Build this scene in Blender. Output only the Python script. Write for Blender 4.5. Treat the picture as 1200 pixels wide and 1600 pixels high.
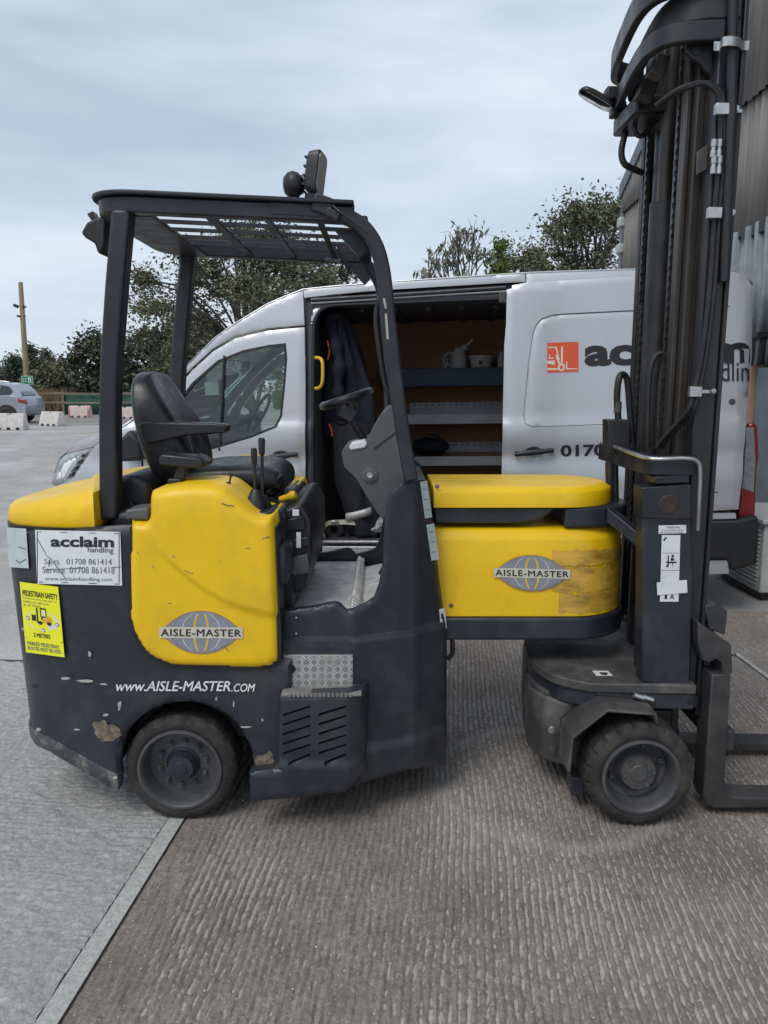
import bpy, bmesh, math, random
import numpy as np
from mathutils import Vector, Matrix
from mathutils.geometry import delaunay_2d_cdt

for o in list(bpy.data.objects): bpy.data.objects.remove(o)
SC = bpy.context.scene
COL = SC.collection
R = math.radians
# ------------------------------------------------------------------ camera
CAM_H = 1.6
PITCH = math.atan(200/1200)
cam_d = bpy.data.cameras.new('camera')
cam_d.sensor_fit = 'VERTICAL'; cam_d.sensor_height = 32; cam_d.sensor_width = 24; cam_d.lens = 24
cam_d.clip_start = .05; cam_d.clip_end = 3000
cam = bpy.data.objects.new('camera', cam_d); COL.objects.link(cam)
cam.location = (0, 0, CAM_H); cam.rotation_euler = (math.pi/2 - PITCH, 0, 0)
SC.camera = cam
# ------------------------------------------------------------------ sky
SUN_EL, SUN_AZ = R(52), R(215)      # azimuth measured from +Y clockwise: behind the camera, to the left
wd = bpy.data.worlds.new('World'); SC.world = wd; wd.use_nodes = True
nt = wd.node_tree; nt.nodes.clear()
def wn(t, **k):
    n = nt.nodes.new(t)
    for a, b in k.items(): setattr(n, a, b)
    return n
sky = wn('ShaderNodeTexSky', sky_type='NISHITA', sun_disc=False, sun_elevation=SUN_EL, sun_rotation=SUN_AZ)
mulsky = wn('ShaderNodeVectorMath', operation='SCALE'); mulsky.inputs['Scale'].default_value = .085
nt.links.new(sky.outputs[0], mulsky.inputs[0])
tc = wn('ShaderNodeTexCoord'); mp = wn('ShaderNodeMapping'); mp.inputs['Scale'].default_value = (1.2, 1.2, 4.2); mp.inputs['Location'].default_value = (.35, .1, .3)
nt.links.new(tc.outputs['Generated'], mp.inputs['Vector'])
n1 = wn('ShaderNodeTexNoise'); n1.inputs['Scale'].default_value = 1.7; n1.inputs['Detail'].default_value = 7; n1.inputs['Roughness'].default_value = .5; n1.inputs['Distortion'].default_value = .3
nt.links.new(mp.outputs[0], n1.inputs['Vector'])
r1 = wn('ShaderNodeValToRGB')
r1.color_ramp.elements[0].position = .3; r1.color_ramp.elements[0].color = (.38, .465, .565, 1)
r1.color_ramp.elements[1].position = .7; r1.color_ramp.elements[1].color = (.61, .675, .745, 1)
nt.links.new(n1.outputs['Fac'], r1.inputs[0])
mp2 = wn('ShaderNodeMapping'); mp2.inputs['Scale'].default_value = (1.0, 1.0, 5.0); mp2.inputs['Location'].default_value = (2.3, 1.4, .2)
nt.links.new(tc.outputs['Generated'], mp2.inputs['Vector'])
n2 = wn('ShaderNodeTexNoise'); n2.inputs['Scale'].default_value = 1.3; n2.inputs['Detail'].default_value = 5
nt.links.new(mp2.outputs[0], n2.inputs['Vector'])
r2 = wn('ShaderNodeMapRange'); r2.inputs['From Min'].default_value = .36; r2.inputs['From Max'].default_value = .60; r2.inputs['To Min'].default_value = .60; r2.inputs['To Max'].default_value = 1.0
nt.links.new(n2.outputs['Fac'], r2.inputs['Value'])
mx = wn('ShaderNodeMix', data_type='RGBA')
nt.links.new(r2.outputs[0], mx.inputs[0]); nt.links.new(mulsky.outputs[0], mx.inputs[6]); nt.links.new(r1.outputs[0], mx.inputs[7])
bg = wn('ShaderNodeBackground'); bg.inputs['Strength'].default_value = .9
nt.links.new(mx.outputs[2], bg.inputs[0])
wo = wn('ShaderNodeOutputWorld'); nt.links.new(bg.outputs[0], wo.inputs[0])
# ------------------------------------------------------------------ sun
sd = bpy.data.lights.new('sun', 'SUN'); sd.energy = 1.1; sd.angle = R(28); sd.color = (1, .97, .92)
sun = bpy.data.objects.new('sun', sd); COL.objects.link(sun)
sdir = Vector((math.sin(SUN_AZ)*math.cos(SUN_EL), math.cos(SUN_AZ)*math.cos(SUN_EL), math.sin(SUN_EL)))
sun.rotation_euler = sdir.to_track_quat('Z', 'Y').to_euler(); sun.location = (-6, -6, 12)
SC.view_settings.view_transform = 'Standard'; SC.view_settings.look = 'None'
SC.view_settings.gamma = 1; SC.view_settings.use_curve_mapping = False
SC.view_settings.exposure = 0.58
SC.render.engine = 'CYCLES'

# ------------------------------------------------------------------ measuring: a pixel of the 1200x1600 photograph to a point of the place
FW = Vector((0, math.cos(PITCH), -math.sin(PITCH))); UP = Vector((0, math.sin(PITCH), math.cos(PITCH)))
def ray(px, py): return FW*1200 + Vector((1, 0, 0))*(px-600) + UP*(800-py)
def P(px, py, Y):
    d = ray(px, py); t = Y/d.y
    return Vector((d.x*t, Y, CAM_H + d.z*t))
def G(px, py, z=0):
    d = ray(px, py); t = (z-CAM_H)/d.z
    return Vector((d.x*t, d.y*t, z))
def XZ(pts, Y): return [(p.x, p.z) for p in (P(a, b, Y) for a, b in pts)]
def hit(px, py, yf):
    Y = yf(0)
    for _ in range(25): Y = yf(P(px, py, Y).x)
    return P(px, py, Y)
def HXZ(pts, yf): return [(p.x, p.z) for p in (hit(a, b, yf) for a, b in pts)]
def interp(tab):
    xs = [a for a, b in tab]; ys = [b for a, b in tab]
    return lambda x: float(np.interp(x, xs, ys))

# ------------------------------------------------------------------ object bookkeeping
PINV = {}
def empty(name, loc, label, cat, group=None, rot=None, local=False):
    o = bpy.data.objects.new(name, None); COL.objects.link(o); o.empty_display_size = .2
    o.location = loc
    if rot: o.rotation_euler = rot
    o['label'] = label; o['category'] = cat
    if group: o['group'] = group
    PINV[o.name] = Matrix() if local else Matrix.Translation(-Vector(loc))
    return o
def setparent(o, parent):
    o.parent = parent
    if parent.type == 'EMPTY': o.matrix_parent_inverse = PINV.get(parent.name, Matrix())
def tag(o, label, cat, group=None, kind=None):
    if label: o['label'] = label
    if cat: o['category'] = cat
    if group: o['group'] = group
    if kind: o['kind'] = kind
    return o
def copy_tree(o, parent=None):
    c = o.copy(); COL.objects.link(c)
    if parent is not None:
        mpi = o.matrix_parent_inverse.copy(); c.parent = parent; c.matrix_parent_inverse = mpi
    for ch in list(o.children): copy_tree(ch, c)
    return c

class MB:
    def __init__(s): s.v = []; s.f = []
    def add(s, vs, fs):
        n = len(s.v); s.v += [tuple(v) for v in vs]; s.f += [tuple(i+n for i in f) for f in fs]; return s
    def box(s, x0, x1, y0, y1, z0, z1):
        return s.add([(x0,y0,z0),(x1,y0,z0),(x1,y1,z0),(x0,y1,z0),(x0,y0,z1),(x1,y0,z1),(x1,y1,z1),(x0,y1,z1)],
            [(0,3,2,1),(4,5,6,7),(0,1,5,4),(1,2,6,5),(2,3,7,6),(3,0,4,7)])
    def obox(s, c, sx, sy, sz, M=None):
        M = M or Matrix.Identity(3); c = Vector(c)
        vs = [c + M @ Vector((a*sx/2, b*sy/2, d*sz/2)) for d in (-1,1) for a, b in ((-1,-1),(1,-1),(1,1),(-1,1))]
        return s.add(vs, [(0,3,2,1),(4,5,6,7),(0,1,5,4),(1,2,6,5),(2,3,7,6),(3,0,4,7)])
    def prism(s, poly, a0, a1, axis='y'):
        n = len(poly)
        def mk(p, a):
            if axis == 'y': return (p[0], a, p[1])
            if axis == 'z': return (p[0], p[1], a)
            return (a, p[0], p[1])
        vs = [mk(p, a0) for p in poly] + [mk(p, a1) for p in poly]
        fs = [tuple(range(n)), tuple(range(2*n-1, n-1, -1))] + [(i, i+n, (i+1) % n+n, (i+1) % n) for i in range(n)]
        return s.add(vs, fs)
    def tube(s, pts, r, seg=10, closed=False, cap=True):
        pts = [Vector(p) for p in pts]; n = len(pts)
        rs = r if isinstance(r, (list, tuple)) else [r]*n
        base = len(s.v); prev = None
        for i, p in enumerate(pts):
            a = pts[(i-1) % n] if (closed or i > 0) else p
            b = pts[(i+1) % n] if (closed or i < n-1) else p
            t = (b-a).normalized() if (b-a).length > 1e-9 else Vector((0,0,1))
            if prev is None:
                u = t.cross(Vector((0,0,1)))
                if u.length < .1: u = t.cross(Vector((0,1,0)))
                u.normalize()
            else:
                u = prev - t*prev.dot(t)
                u = u.normalized() if u.length > 1e-6 else t.orthogonal().normalized()
            prev = u; w = t.cross(u)
            for k in range(seg):
                an = 2*math.pi*k/seg
                s.v.append(tuple(p + (u*math.cos(an)+w*math.sin(an))*rs[i]))
        m = n if closed else n-1
        for i in range(m):
            for k in range(seg):
                a = base+i*seg+k; b = base+i*seg+(k+1) % seg
                c = base+((i+1) % n)*seg+(k+1) % seg; d = base+((i+1) % n)*seg+k
                s.f.append((a, b, c, d))
        if cap and not closed:
            s.f.append(tuple(base+k for k in range(seg))[::-1])
            s.f.append(tuple(base+(n-1)*seg+k for k in range(seg)))
        return s
    def lathe(s, prof, c, axis, seg=48, mod=None):
        """prof: list of (radius, height along the axis)"""
        c = Vector(c); ax = Vector(axis).normalized()
        u = ax.orthogonal().normalized(); w = ax.cross(u); base = len(s.v); n = len(prof)
        for k in range(seg):
            an = 2*math.pi*k/seg
            for j, (r, h) in enumerate(prof):
                if mod: r, h = mod(k, j, r, h)
                s.v.append(tuple(c + ax*h + (u*math.cos(an)+w*math.sin(an))*r))
        for k in range(seg):
            for j in range(n-1):
                a = base+k*n+j; b = base+((k+1) % seg)*n+j
                s.f.append((a, b, b+1, a+1))
        return s
    def sweep(s, path, section, closed=False):
        """path: list of (pos, side, up) frames; section: list of (a,b)"""
        base = len(s.v); n = len(path); m = len(section)
        for p, a, b in path:
            for q in section: s.v.append(tuple(Vector(p)+Vector(a)*q[0]+Vector(b)*q[1]))
        for i in range(n if closed else n-1):
            for k in range(m):
                j = (i+1) % n
                s.f.append((base+i*m+k, base+i*m+(k+1) % m, base+j*m+(k+1) % m, base+j*m+k))
        if not closed:
            s.f.append(tuple(base+k for k in range(m))[::-1]); s.f.append(tuple(base+(n-1)*m+k for k in range(m)))
        return s
    def loft(s, rings, cap=True):
        base = len(s.v); m = len(rings[0]); n = len(rings)
        for r in rings: s.v += [tuple(p) for p in r]
        for i in range(n-1):
            for k in range(m):
                s.f.append((base+i*m+k, base+i*m+(k+1) % m, base+(i+1)*m+(k+1) % m, base+(i+1)*m+k))
        if cap:
            s.f.append(tuple(base+k for k in range(m))[::-1]); s.f.append(tuple(base+(n-1)*m+k for k in range(m)))
        return s
    def build(s, name, mat, parent=None, bevel=0, seg=2, smooth=40, fix=True, solid=0, sub=0):
        me = bpy.data.meshes.new(name); me.from_pydata(s.v, [], s.f); me.update()
        if fix:
            bm = bmesh.new(); bm.from_mesh(me); bmesh.ops.recalc_face_normals(bm, faces=bm.faces); bm.to_mesh(me); bm.free()
        if smooth:
            me.shade_smooth(); me.set_sharp_from_angle(angle=R(smooth))
        if isinstance(mat, (list, tuple)):
            for m in mat: me.materials.append(m)
        else: me.materials.append(mat)
        o = bpy.data.objects.new(name, me); COL.objects.link(o)
        if parent is not None: setparent(o, parent)
        if solid:
            m = o.modifiers.new('solid', 'SOLIDIFY'); m.thickness = solid; m.offset = -1
        if sub:
            m = o.modifiers.new('sub', 'SUBSURF'); m.levels = m.render_levels = sub
        if bevel:
            m = o.modifiers.new('bevel', 'BEVEL'); m.width = bevel; m.segments = seg; m.limit_method = 'ANGLE'; m.angle_limit = R(35); m.harden_normals = False
            me.shade_smooth()
        return o

def smooth_path(pts, n=6, closed=False):
    pts = [Vector(p) for p in pts]; out = []; N = len(pts)
    for i in range(N if closed else N-1):
        p0 = pts[(i-1) % N] if (closed or i > 0) else pts[i]; p1 = pts[i]; p2 = pts[(i+1) % N]
        p3 = pts[(i+2) % N] if (closed or i < N-2) else p2
        for k in range(n):
            t = k/n
            out.append(.5*((2*p1)+(p2-p0)*t+(2*p0-5*p1+4*p2-p3)*t*t+(3*p1-p0-3*p2+p3)*t**3))
    if not closed: out.append(pts[-1])
    return out
def rounded(poly, rad, n=5):
    """round the corners of a 2-D polygon; rad one number or one per corner"""
    out = []; N = len(poly)
    for i in range(N):
        p = Vector(poly[i]); a = Vector(poly[i-1]); b = Vector(poly[(i+1) % N])
        r = rad[i] if isinstance(rad, (list, tuple)) else rad
        da = (a-p); db = (b-p)
        if r <= 0: out.append(tuple(p)); continue
        l = min(r, da.length*.48, db.length*.48)
        s = p+da.normalized()*l; e = p+db.normalized()*l
        for k in range(n+1):
            t = k/n
            out.append(tuple(s*(1-t)**2 + p*2*t*(1-t) + e*t*t))
    return out
def inside(px, py, poly):
    x = np.asarray(px); y = np.asarray(py); c = np.zeros(x.shape, bool); n = len(poly)
    for i in range(n):
        x1, y1 = poly[i]; x2, y2 = poly[(i+1) % n]
        if y1 == y2: continue
        cond = ((y1 > y) != (y2 > y)) & (x < (x2-x1)*(y-y1)/(y2-y1)+x1)
        c ^= cond
    return c
def distseg(x, y, poly):
    d = np.full(x.shape, 1e9); n = len(poly)
    for i in range(n):
        ax, ay = poly[i]; bx, by = poly[(i+1) % n]
        vx, vy = bx-ax, by-ay; L = vx*vx+vy*vy+1e-12
        t = np.clip(((x-ax)*vx+(y-ay)*vy)/L, 0, 1)
        d = np.minimum(d, np.hypot(x-ax-t*vx, y-ay-t*vy))
    return d
def resample(poly, step):
    out = []; n = len(poly)
    for i in range(n):
        a = Vector(poly[i]); b = Vector(poly[(i+1) % n]); k = max(1, int(math.ceil((b-a).length/step)))
        for j in range(k): out.append(tuple(a+(b-a)*(j/k)))
    return out
def fill(outline, holes=(), step=.02):
    loops = [resample(outline, step)] + [resample(h, step) for h in holes]
    pts = []; edges = []
    for L in loops:
        b = len(pts); pts += L; edges += [(b+i, b+(i+1) % len(L)) for i in range(len(L))]
    xs = [p[0] for p in loops[0]]; ys = [p[1] for p in loops[0]]
    assert (max(xs)-min(xs))*(max(ys)-min(ys))/step**2 < 60000, ('fill too large', min(xs), max(xs), min(ys), max(ys), step)
    gx, gy = np.meshgrid(np.arange(min(xs)+step/2, max(xs), step), np.arange(min(ys)+step/2, max(ys), step))
    gx = gx.ravel(); gy = gy.ravel(); ok = inside(gx, gy, loops[0])
    for L in loops[1:]: ok &= ~inside(gx, gy, L)
    gx = gx[ok]; gy = gy[ok]
    d = np.full(gx.shape, 1e9)
    for L in loops: d = np.minimum(d, distseg(gx, gy, L))
    k = d > step*.45; gx = gx[k]; gy = gy[k]
    pts += list(zip(gx.tolist(), gy.tolist()))
    V, E, F, *_ = delaunay_2d_cdt([Vector(p) for p in pts], edges, [], 0, 1e-7)
    V = np.array([tuple(v) for v in V]); F = np.array([tuple(f) for f in F])
    c = V[F].mean(1); ok = inside(c[:,0], c[:,1], loops[0])
    for L in loops[1:]: ok &= ~inside(c[:,0], c[:,1], L)
    F = F[ok]
    d = np.full(len(V), 1e9)
    d = np.minimum(d, distseg(V[:,0], V[:,1], loops[0]))
    return V, F, d
def pillow(name, outline, mat, parent, y0=0, depth=.05, r=.01, step=.02, holes=(), yf=None, extra=None, back=True, smooth=45, mapf=None):
    """a panel in the X-Z plane facing -Y with rounded edges, side walls and a back"""
    V, F, d = fill(outline, holes, step)
    off = np.where(d < r, r-np.sqrt(np.maximum(r*r-(r-np.minimum(d, r))**2, 0)), 0) if r > 0 else np.zeros(len(V))
    base = np.array([yf(x, z) if yf else y0 for x, z in V])
    Y = base + off
    if extra is not None: Y = Y + extra(V[:,0], V[:,1])
    n = len(V)
    vs = [(V[i,0], Y[i], V[i,1]) for i in range(n)]
    fs = [tuple(int(a) for a in f) for f in F]
    cnt = {}
    for f in fs:
        for a, b in ((f[0],f[1]),(f[1],f[2]),(f[2],f[0])): cnt[(min(a,b),max(a,b))] = cnt.get((min(a,b),max(a,b)), 0)+1
    be = [e for e, c in cnt.items() if c == 1]
    if back:
        vs += [(V[i,0], base[i]+depth, V[i,1]) for i in range(n)]
        fs += [(a+n, c+n, b+n) for a, b, c in fs]
        fs += [(a, b, b+n, a+n) for a, b in be]
    if mapf: vs = [mapf(*v) for v in vs]
    m = MB(); m.v = vs; m.f = fs
    return m.build(name, mat, parent, smooth=smooth)
def slot(x0, x1, yc, h, n=14, round0=False):
    """plan of a beam with a round end at x1"""
    p = [(x0, yc-h)] + [(x1-h+h*math.sin(math.pi*k/n), yc-h*math.cos(math.pi*k/n)) for k in range(n+1)] + [(x0, yc+h)]
    return p
def text_mesh(body, bold=0.0, spacing=1.0, res=3, shear=0):
    cu = bpy.data.curves.new('t', 'FONT'); cu.body = body; cu.offset = bold; cu.space_character = spacing; cu.resolution_u = res; cu.shear = shear
    cu.fill_mode = 'FRONT'
    ob = bpy.data.objects.new('t', cu); COL.objects.link(ob)
    me = bpy.data.meshes.new_from_object(ob)
    bpy.data.objects.remove(ob); bpy.data.curves.remove(cu)
    return me
def fit_text(name, body, f, mat, parent, bold=0.0, spacing=1.0, shear=0):
    """f(a,b): bounding box coordinates 0..1 to a point"""
    heavy = bold if ('M' in body and bold) else 0
    me = text_mesh(body, 0 if heavy else bold, spacing, shear=shear)
    if heavy:      # the outline offset breaks on a capital M: thicken with shifted copies instead
        V0 = [v.co.copy() for v in me.vertices]; F0 = [tuple(p.vertices) for p in me.polygons]; nv = []; nf = []
        for i, (dx, dy) in enumerate(((0,0),(1,0),(-1,0),(0,1),(0,-1))):
            nf += [tuple(q+len(nv) for q in f_) for f_ in F0]; nv += [v+Vector((dx*heavy, dy*heavy*.8, i)) for v in V0]
        me = bpy.data.meshes.new(name); me.from_pydata(nv, [], nf)
    n = len(me.vertices)
    co = np.empty(n*3); me.vertices.foreach_get('co', co); co = co.reshape(-1, 3)
    lo = co.min(0); hi = co.max(0); me.name = name
    for i, v in enumerate(me.vertices):
        v.co = f((co[i,0]-lo[0])/(hi[0]-lo[0]), (co[i,1]-lo[1])/(hi[1]-lo[1]))
        if heavy: v.co.y -= .00008*co[i,2]
    me.materials.clear(); me.materials.append(mat); me.update()
    o = bpy.data.objects.new(name, me); COL.objects.link(o)
    if parent is not None:
        o.parent = parent
        if parent.type == 'EMPTY': o.matrix_parent_inverse = PINV.get(parent.name, Matrix())
    return o
def quadmap(p00, p10, p01, p11=None):
    p00 = Vector(p00); p10 = Vector(p10); p01 = Vector(p01); p11 = Vector(p11) if p11 else p10+p01-p00
    return lambda a, b: p00*(1-a)*(1-b)+p10*a*(1-b)+p01*(1-a)*b+p11*a*b
def pxmap(x0, y0, x1, y1, Y, skew=0):
    """pixel box (left, top, right, bottom) on plane Y; skew = extra pixels down at the right end"""
    return quadmap(P(x0, y1, Y), P(x1, y1+skew, Y), P(x0, y0, Y), P(x1, y0+skew, Y))

# ------------------------------------------------------------------ materials
def pmat(name, col, rough=.5, metal=0., var=.12, scale=6., bump=0., bscale=150., dirt=None, dirt_amt=.4, dirt_scale=9., spec=.5, coat=0., scratch=0., sc_col=(.5,.5,.5), island=0., stretch=(1,1,1), trans=0., rvar=.12):
    m = bpy.data.materials.new(name); m.use_nodes = True
    t = m.node_tree; N = t.nodes; L = t.links
    b = N['Principled BSDF']
    b.inputs['Roughness'].default_value = rough; b.inputs['Metallic'].default_value = metal
    b.inputs['Specular IOR Level'].default_value = spec; b.inputs['Coat Weight'].default_value = coat; b.inputs['Coat Roughness'].default_value = .08
    if trans: b.inputs['Transmission Weight'].default_value = trans
    tc = N.new('ShaderNodeTexCoord'); mp = N.new('ShaderNodeMapping'); mp.inputs['Scale'].default_value = stretch
    L.new(tc.outputs['Object'], mp.inputs[0])
    def noise(s, d=5, r=.6):
        n = N.new('ShaderNodeTexNoise'); n.inputs['Scale'].default_value = s; n.inputs['Detail'].default_value = d; n.inputs['Roughness'].default_value = r
        L.new(mp.outputs[0], n.inputs['Vector']); return n.outputs['Fac']
    def rng(src, a, b_, c, d):
        n = N.new('ShaderNodeMapRange'); n.inputs['From Min'].default_value = a; n.inputs['From Max'].default_value = b_
        n.inputs['To Min'].default_value = c; n.inputs['To Max'].default_value = d; L.new(src, n.inputs['Value']); return n.outputs[0]
    def mix(fac, a, c):
        n = N.new('ShaderNodeMix'); n.data_type = 'RGBA'
        if isinstance(fac, float): n.inputs[0].default_value = fac
        else: L.new(fac, n.inputs[0])
        for idx, v in ((6, a), (7, c)):
            if isinstance(v, tuple): n.inputs[idx].default_value = (*v, 1)
            else: L.new(v, n.inputs[idx])
        return n.outputs[2]
    lo = tuple(max(0, c*(1-var)) for c in col); hi = tuple(min(1, c*(1+var)) for c in col)
    c = mix(rng(noise(scale), .3, .7, 0, 1), lo, hi)
    if island:
        g = N.new('ShaderNodeNewGeometry')
        hs = N.new('ShaderNodeHueSaturation'); L.new(c, hs.inputs['Color'])
        L.new(rng(g.outputs['Random Per Island'], 0, 1, 1-island, 1+island), hs.inputs['Value'])
        hm = N.new('ShaderNodeMath'); hm.operation = 'MULTIPLY_ADD'; L.new(g.outputs['Random Per Island'], hm.inputs[0]); hm.inputs[1].default_value = .05; hm.inputs[2].default_value = .475
        L.new(hm.outputs[0], hs.inputs['Hue']); c = hs.outputs[0]
    if dirt:
        fac = rng(noise(dirt_scale, 8, .7), .48, .75, 0, dirt_amt)
        c = mix(fac, c, dirt)
    if scratch:
        v = N.new('ShaderNodeTexNoise'); v.inputs['Scale'].default_value = 26; v.inputs['Detail'].default_value = 6; v.inputs['Roughness'].default_value = .75
        mp2 = N.new('ShaderNodeMapping'); mp2.inputs['Scale'].default_value = (.35, 1, 2.2); mp2.inputs['Rotation'].default_value = (0, .25, 0)
        L.new(tc.outputs['Object'], mp2.inputs[0]); L.new(mp2.outputs[0], v.inputs['Vector'])
        c = mix(rng(v.outputs['Fac'], .68, .74, 0, scratch), c, sc_col)
    L.new(c, b.inputs['Base Color'])
    if rvar:
        L.new(rng(noise(scale*2.3), .3, .7, max(0, rough-rvar), min(1, rough+rvar)), b.inputs['Roughness'])
    if bump:
        bp = N.new('ShaderNodeBump'); bp.inputs['Strength'].default_value = bump; bp.inputs['Distance'].default_value = .002
        L.new(noise(bscale, 4), bp.inputs['Height']); L.new(bp.outputs[0], b.inputs['Normal'])
    return m
def flat(name, col, rough=.6, metal=0.): return pmat(name, col, rough, metal, var=.05, rvar=0)
def glassmat(name, tint=(.9,.95,.93), rough=.02):
    m = bpy.data.materials.new(name); m.use_nodes = True; t = m.node_tree; N = t.nodes; N.clear()
    o = N.new('ShaderNodeOutputMaterial'); mixs = N.new('ShaderNodeMixShader'); tr = N.new('ShaderNodeBsdfTransparent'); gl = N.new('ShaderNodeBsdfGlossy'); fr = N.new('ShaderNodeFresnel')
    tr.inputs[0].default_value = (*tint, 1); gl.inputs['Roughness'].default_value = rough; fr.inputs['IOR'].default_value = 1.6
    t.links.new(fr.outputs[0], mixs.inputs[0]); t.links.new(tr.outputs[0], mixs.inputs[1]); t.links.new(gl.outputs[0], mixs.inputs[2]); t.links.new(mixs.outputs[0], o.inputs[0])
    return m
M = {}
M['slate'] = pmat('slate_paint', (.021,.025,.034), .40, var=.22, scale=3.5, dirt=(.11,.105,.10), dirt_amt=.40, dirt_scale=4.5, bump=.04, bscale=200, scratch=.75, sc_col=(.17,.16,.15))
M['slate_clean'] = pmat('slate_paint_frame', (.016,.018,.024), .42, var=.18, scale=5, bump=.08, bscale=120, dirt=(.09,.09,.09), dirt_amt=.22)
M['mastpaint'] = pmat('mast_paint', (.014,.0155,.02), .4, var=.2, scale=5, stretch=(1,1,.15), dirt=(.10,.075,.055), dirt_amt=.35, dirt_scale=14)
M['steel_worn'] = pmat('worn_rail_steel', (.06,.053,.047), .38, .5, var=.4, scale=14, stretch=(1,1,.06), dirt=(.035,.02,.012), dirt_amt=.8, dirt_scale=18)
M['yellow'] = pmat('yellow_plastic', (.85,.525,.003), .40, var=.07, scale=3, dirt=(.45,.25,.04), dirt_amt=.38, dirt_scale=5, scratch=.75, sc_col=(.25,.14,.04), bump=.05, bscale=60)
M['tape'] = pmat('brown_packing_tape', (.66,.38,.05), .3, var=.3, scale=7, dirt=(.06,.04,.022), dirt_amt=.9, dirt_scale=9, stretch=(.7,.7,2.6), coat=.3)
M['black'] = pmat('black_plastic', (.016,.016,.018), .42, var=.25, scale=9, dirt=(.07,.065,.06), dirt_amt=.3, bump=.15, bscale=300)
M['vinyl'] = pmat('black_vinyl', (.013,.013,.015), .34, var=.2, scale=9, bump=.3, bscale=260, dirt=(.05,.05,.05), dirt_amt=.2)
M['rubber'] = pmat('tyre_rubber', (.022,.020,.019), .8, var=.3, scale=12, dirt=(.11,.095,.08), dirt_amt=.65, dirt_scale=9, bump=.3, bscale=120)
M['rim'] = pmat('rim_paint', (.068,.069,.073), .5, .1, var=.25, scale=10, dirt=(.13,.115,.10), dirt_amt=.5, dirt_scale=8)
M['hose'] = pmat('hydraulic_hose', (.014,.014,.015), .5, var=.2, scale=20, dirt=(.07,.06,.05), dirt_amt=.4)
M['bright'] = pmat('bright_zinc', (.50,.50,.50), .3, .85, var=.15, scale=20)
M['alu'] = pmat('aluminium_tread', (.72,.71,.69), .38, .35, var=.2, scale=10, dirt=(.22,.19,.16), dirt_amt=.8, dirt_scale=14, bump=.2, bscale=60)
M['dusty'] = pmat('dusty_slate', (.055,.054,.055), .6, var=.3, scale=5, dirt=(.20,.175,.155), dirt_amt=.75, dirt_scale=5, scratch=.4, sc_col=(.2,.18,.16), bump=.1)
M['dustplate'] = pmat('dusty_step', (.24,.225,.21), .75, .1, var=.35, scale=16, dirt=(.05,.05,.05), dirt_amt=.5)
M['greyplastic'] = pmat('grey_console_plastic', (.098,.10,.103), .48, var=.1, scale=8, bump=.2, bscale=250, dirt=(.05,.048,.045), dirt_amt=.3)
M['white'] = pmat('white_sticker', (.72,.73,.75), .45, var=.06, scale=12, dirt=(.40,.40,.38), dirt_amt=.3, dirt_scale=20)
M['paleblue'] = pmat('faded_sticker', (.50,.58,.57), .5, var=.1, scale=12, dirt=(.3,.33,.33), dirt_amt=.4, dirt_scale=20)
M['yelstick'] = pmat('yellow_sticker', (.86,.84,.02), .45, var=.04, scale=10)
M['ink'] = flat('dark_ink', (.02,.02,.024))
M['fadeink'] = flat('faded_ink', (.16,.17,.18))
M['whitepaint'] = pmat('white_lettering', (.78,.78,.78), .5, var=.1, scale=40, dirt=(.1,.1,.11), dirt_amt=.8, dirt_scale=60)
M['emb_grey'] = pmat('emblem_grey', (.25,.26,.31), .5, var=.12, scale=30)
M['emb_edge'] = pmat('emblem_edge', (.30,.20,.13), .5, var=.1, scale=30)
M['emb_yel'] = flat('emblem_yellow', (.72,.48,.02))
M['emb_band'] = pmat('emblem_band', (.60,.56,.46), .5, var=.08, scale=30)
M['red'] = pmat('red_plastic', (.30,.03,.025), .35, var=.15, scale=10)
M['knobyel'] = flat('yellow_knob', (.70,.42,.02), .4)
M['rust'] = pmat('rusty_bare_metal', (.15,.115,.085), .8, .05, var=.6, scale=60, dirt=(.36,.33,.29), dirt_amt=.8, dirt_scale=40)
M['chip'] = pmat('chipped_filler', (.42,.40,.37), .7, var=.3, scale=60, dirt=(.14,.06,.04), dirt_amt=.7, dirt_scale=40)
M['lens'] = pmat('lamp_lens', (.22,.23,.24), .12, .2, var=.1, scale=30, coat=.6)
M['mirror'] = flat('mirror_glass', (.75,.78,.8), .03, 1.0)
M['forksteel'] = pmat('fork_steel', (.060,.060,.062), .45, .35, var=.3, scale=9, dirt=(.13,.10,.08), dirt_amt=.4)
# ------------------------------------------------------------------ noise for the ground
def vnoise(x, y, seed):
    def h(i, j):
        n = (i*374761393 + j*668265263 + seed*1442695041) & 0xffffffff
        n = ((n ^ (n >> 13))*1274126177) & 0xffffffff
        return ((n ^ (n >> 16)) & 0xffff)/65535.
    xi = np.floor(x).astype(np.int64); yi = np.floor(y).astype(np.int64); fx = x-xi; fy = y-yi
    fx = fx*fx*(3-2*fx); fy = fy*fy*(3-2*fy)
    return (h(xi,yi)*(1-fx)+h(xi+1,yi)*fx)*(1-fy)+(h(xi,yi+1)*(1-fx)+h(xi+1,yi+1)*fx)*fy
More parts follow.
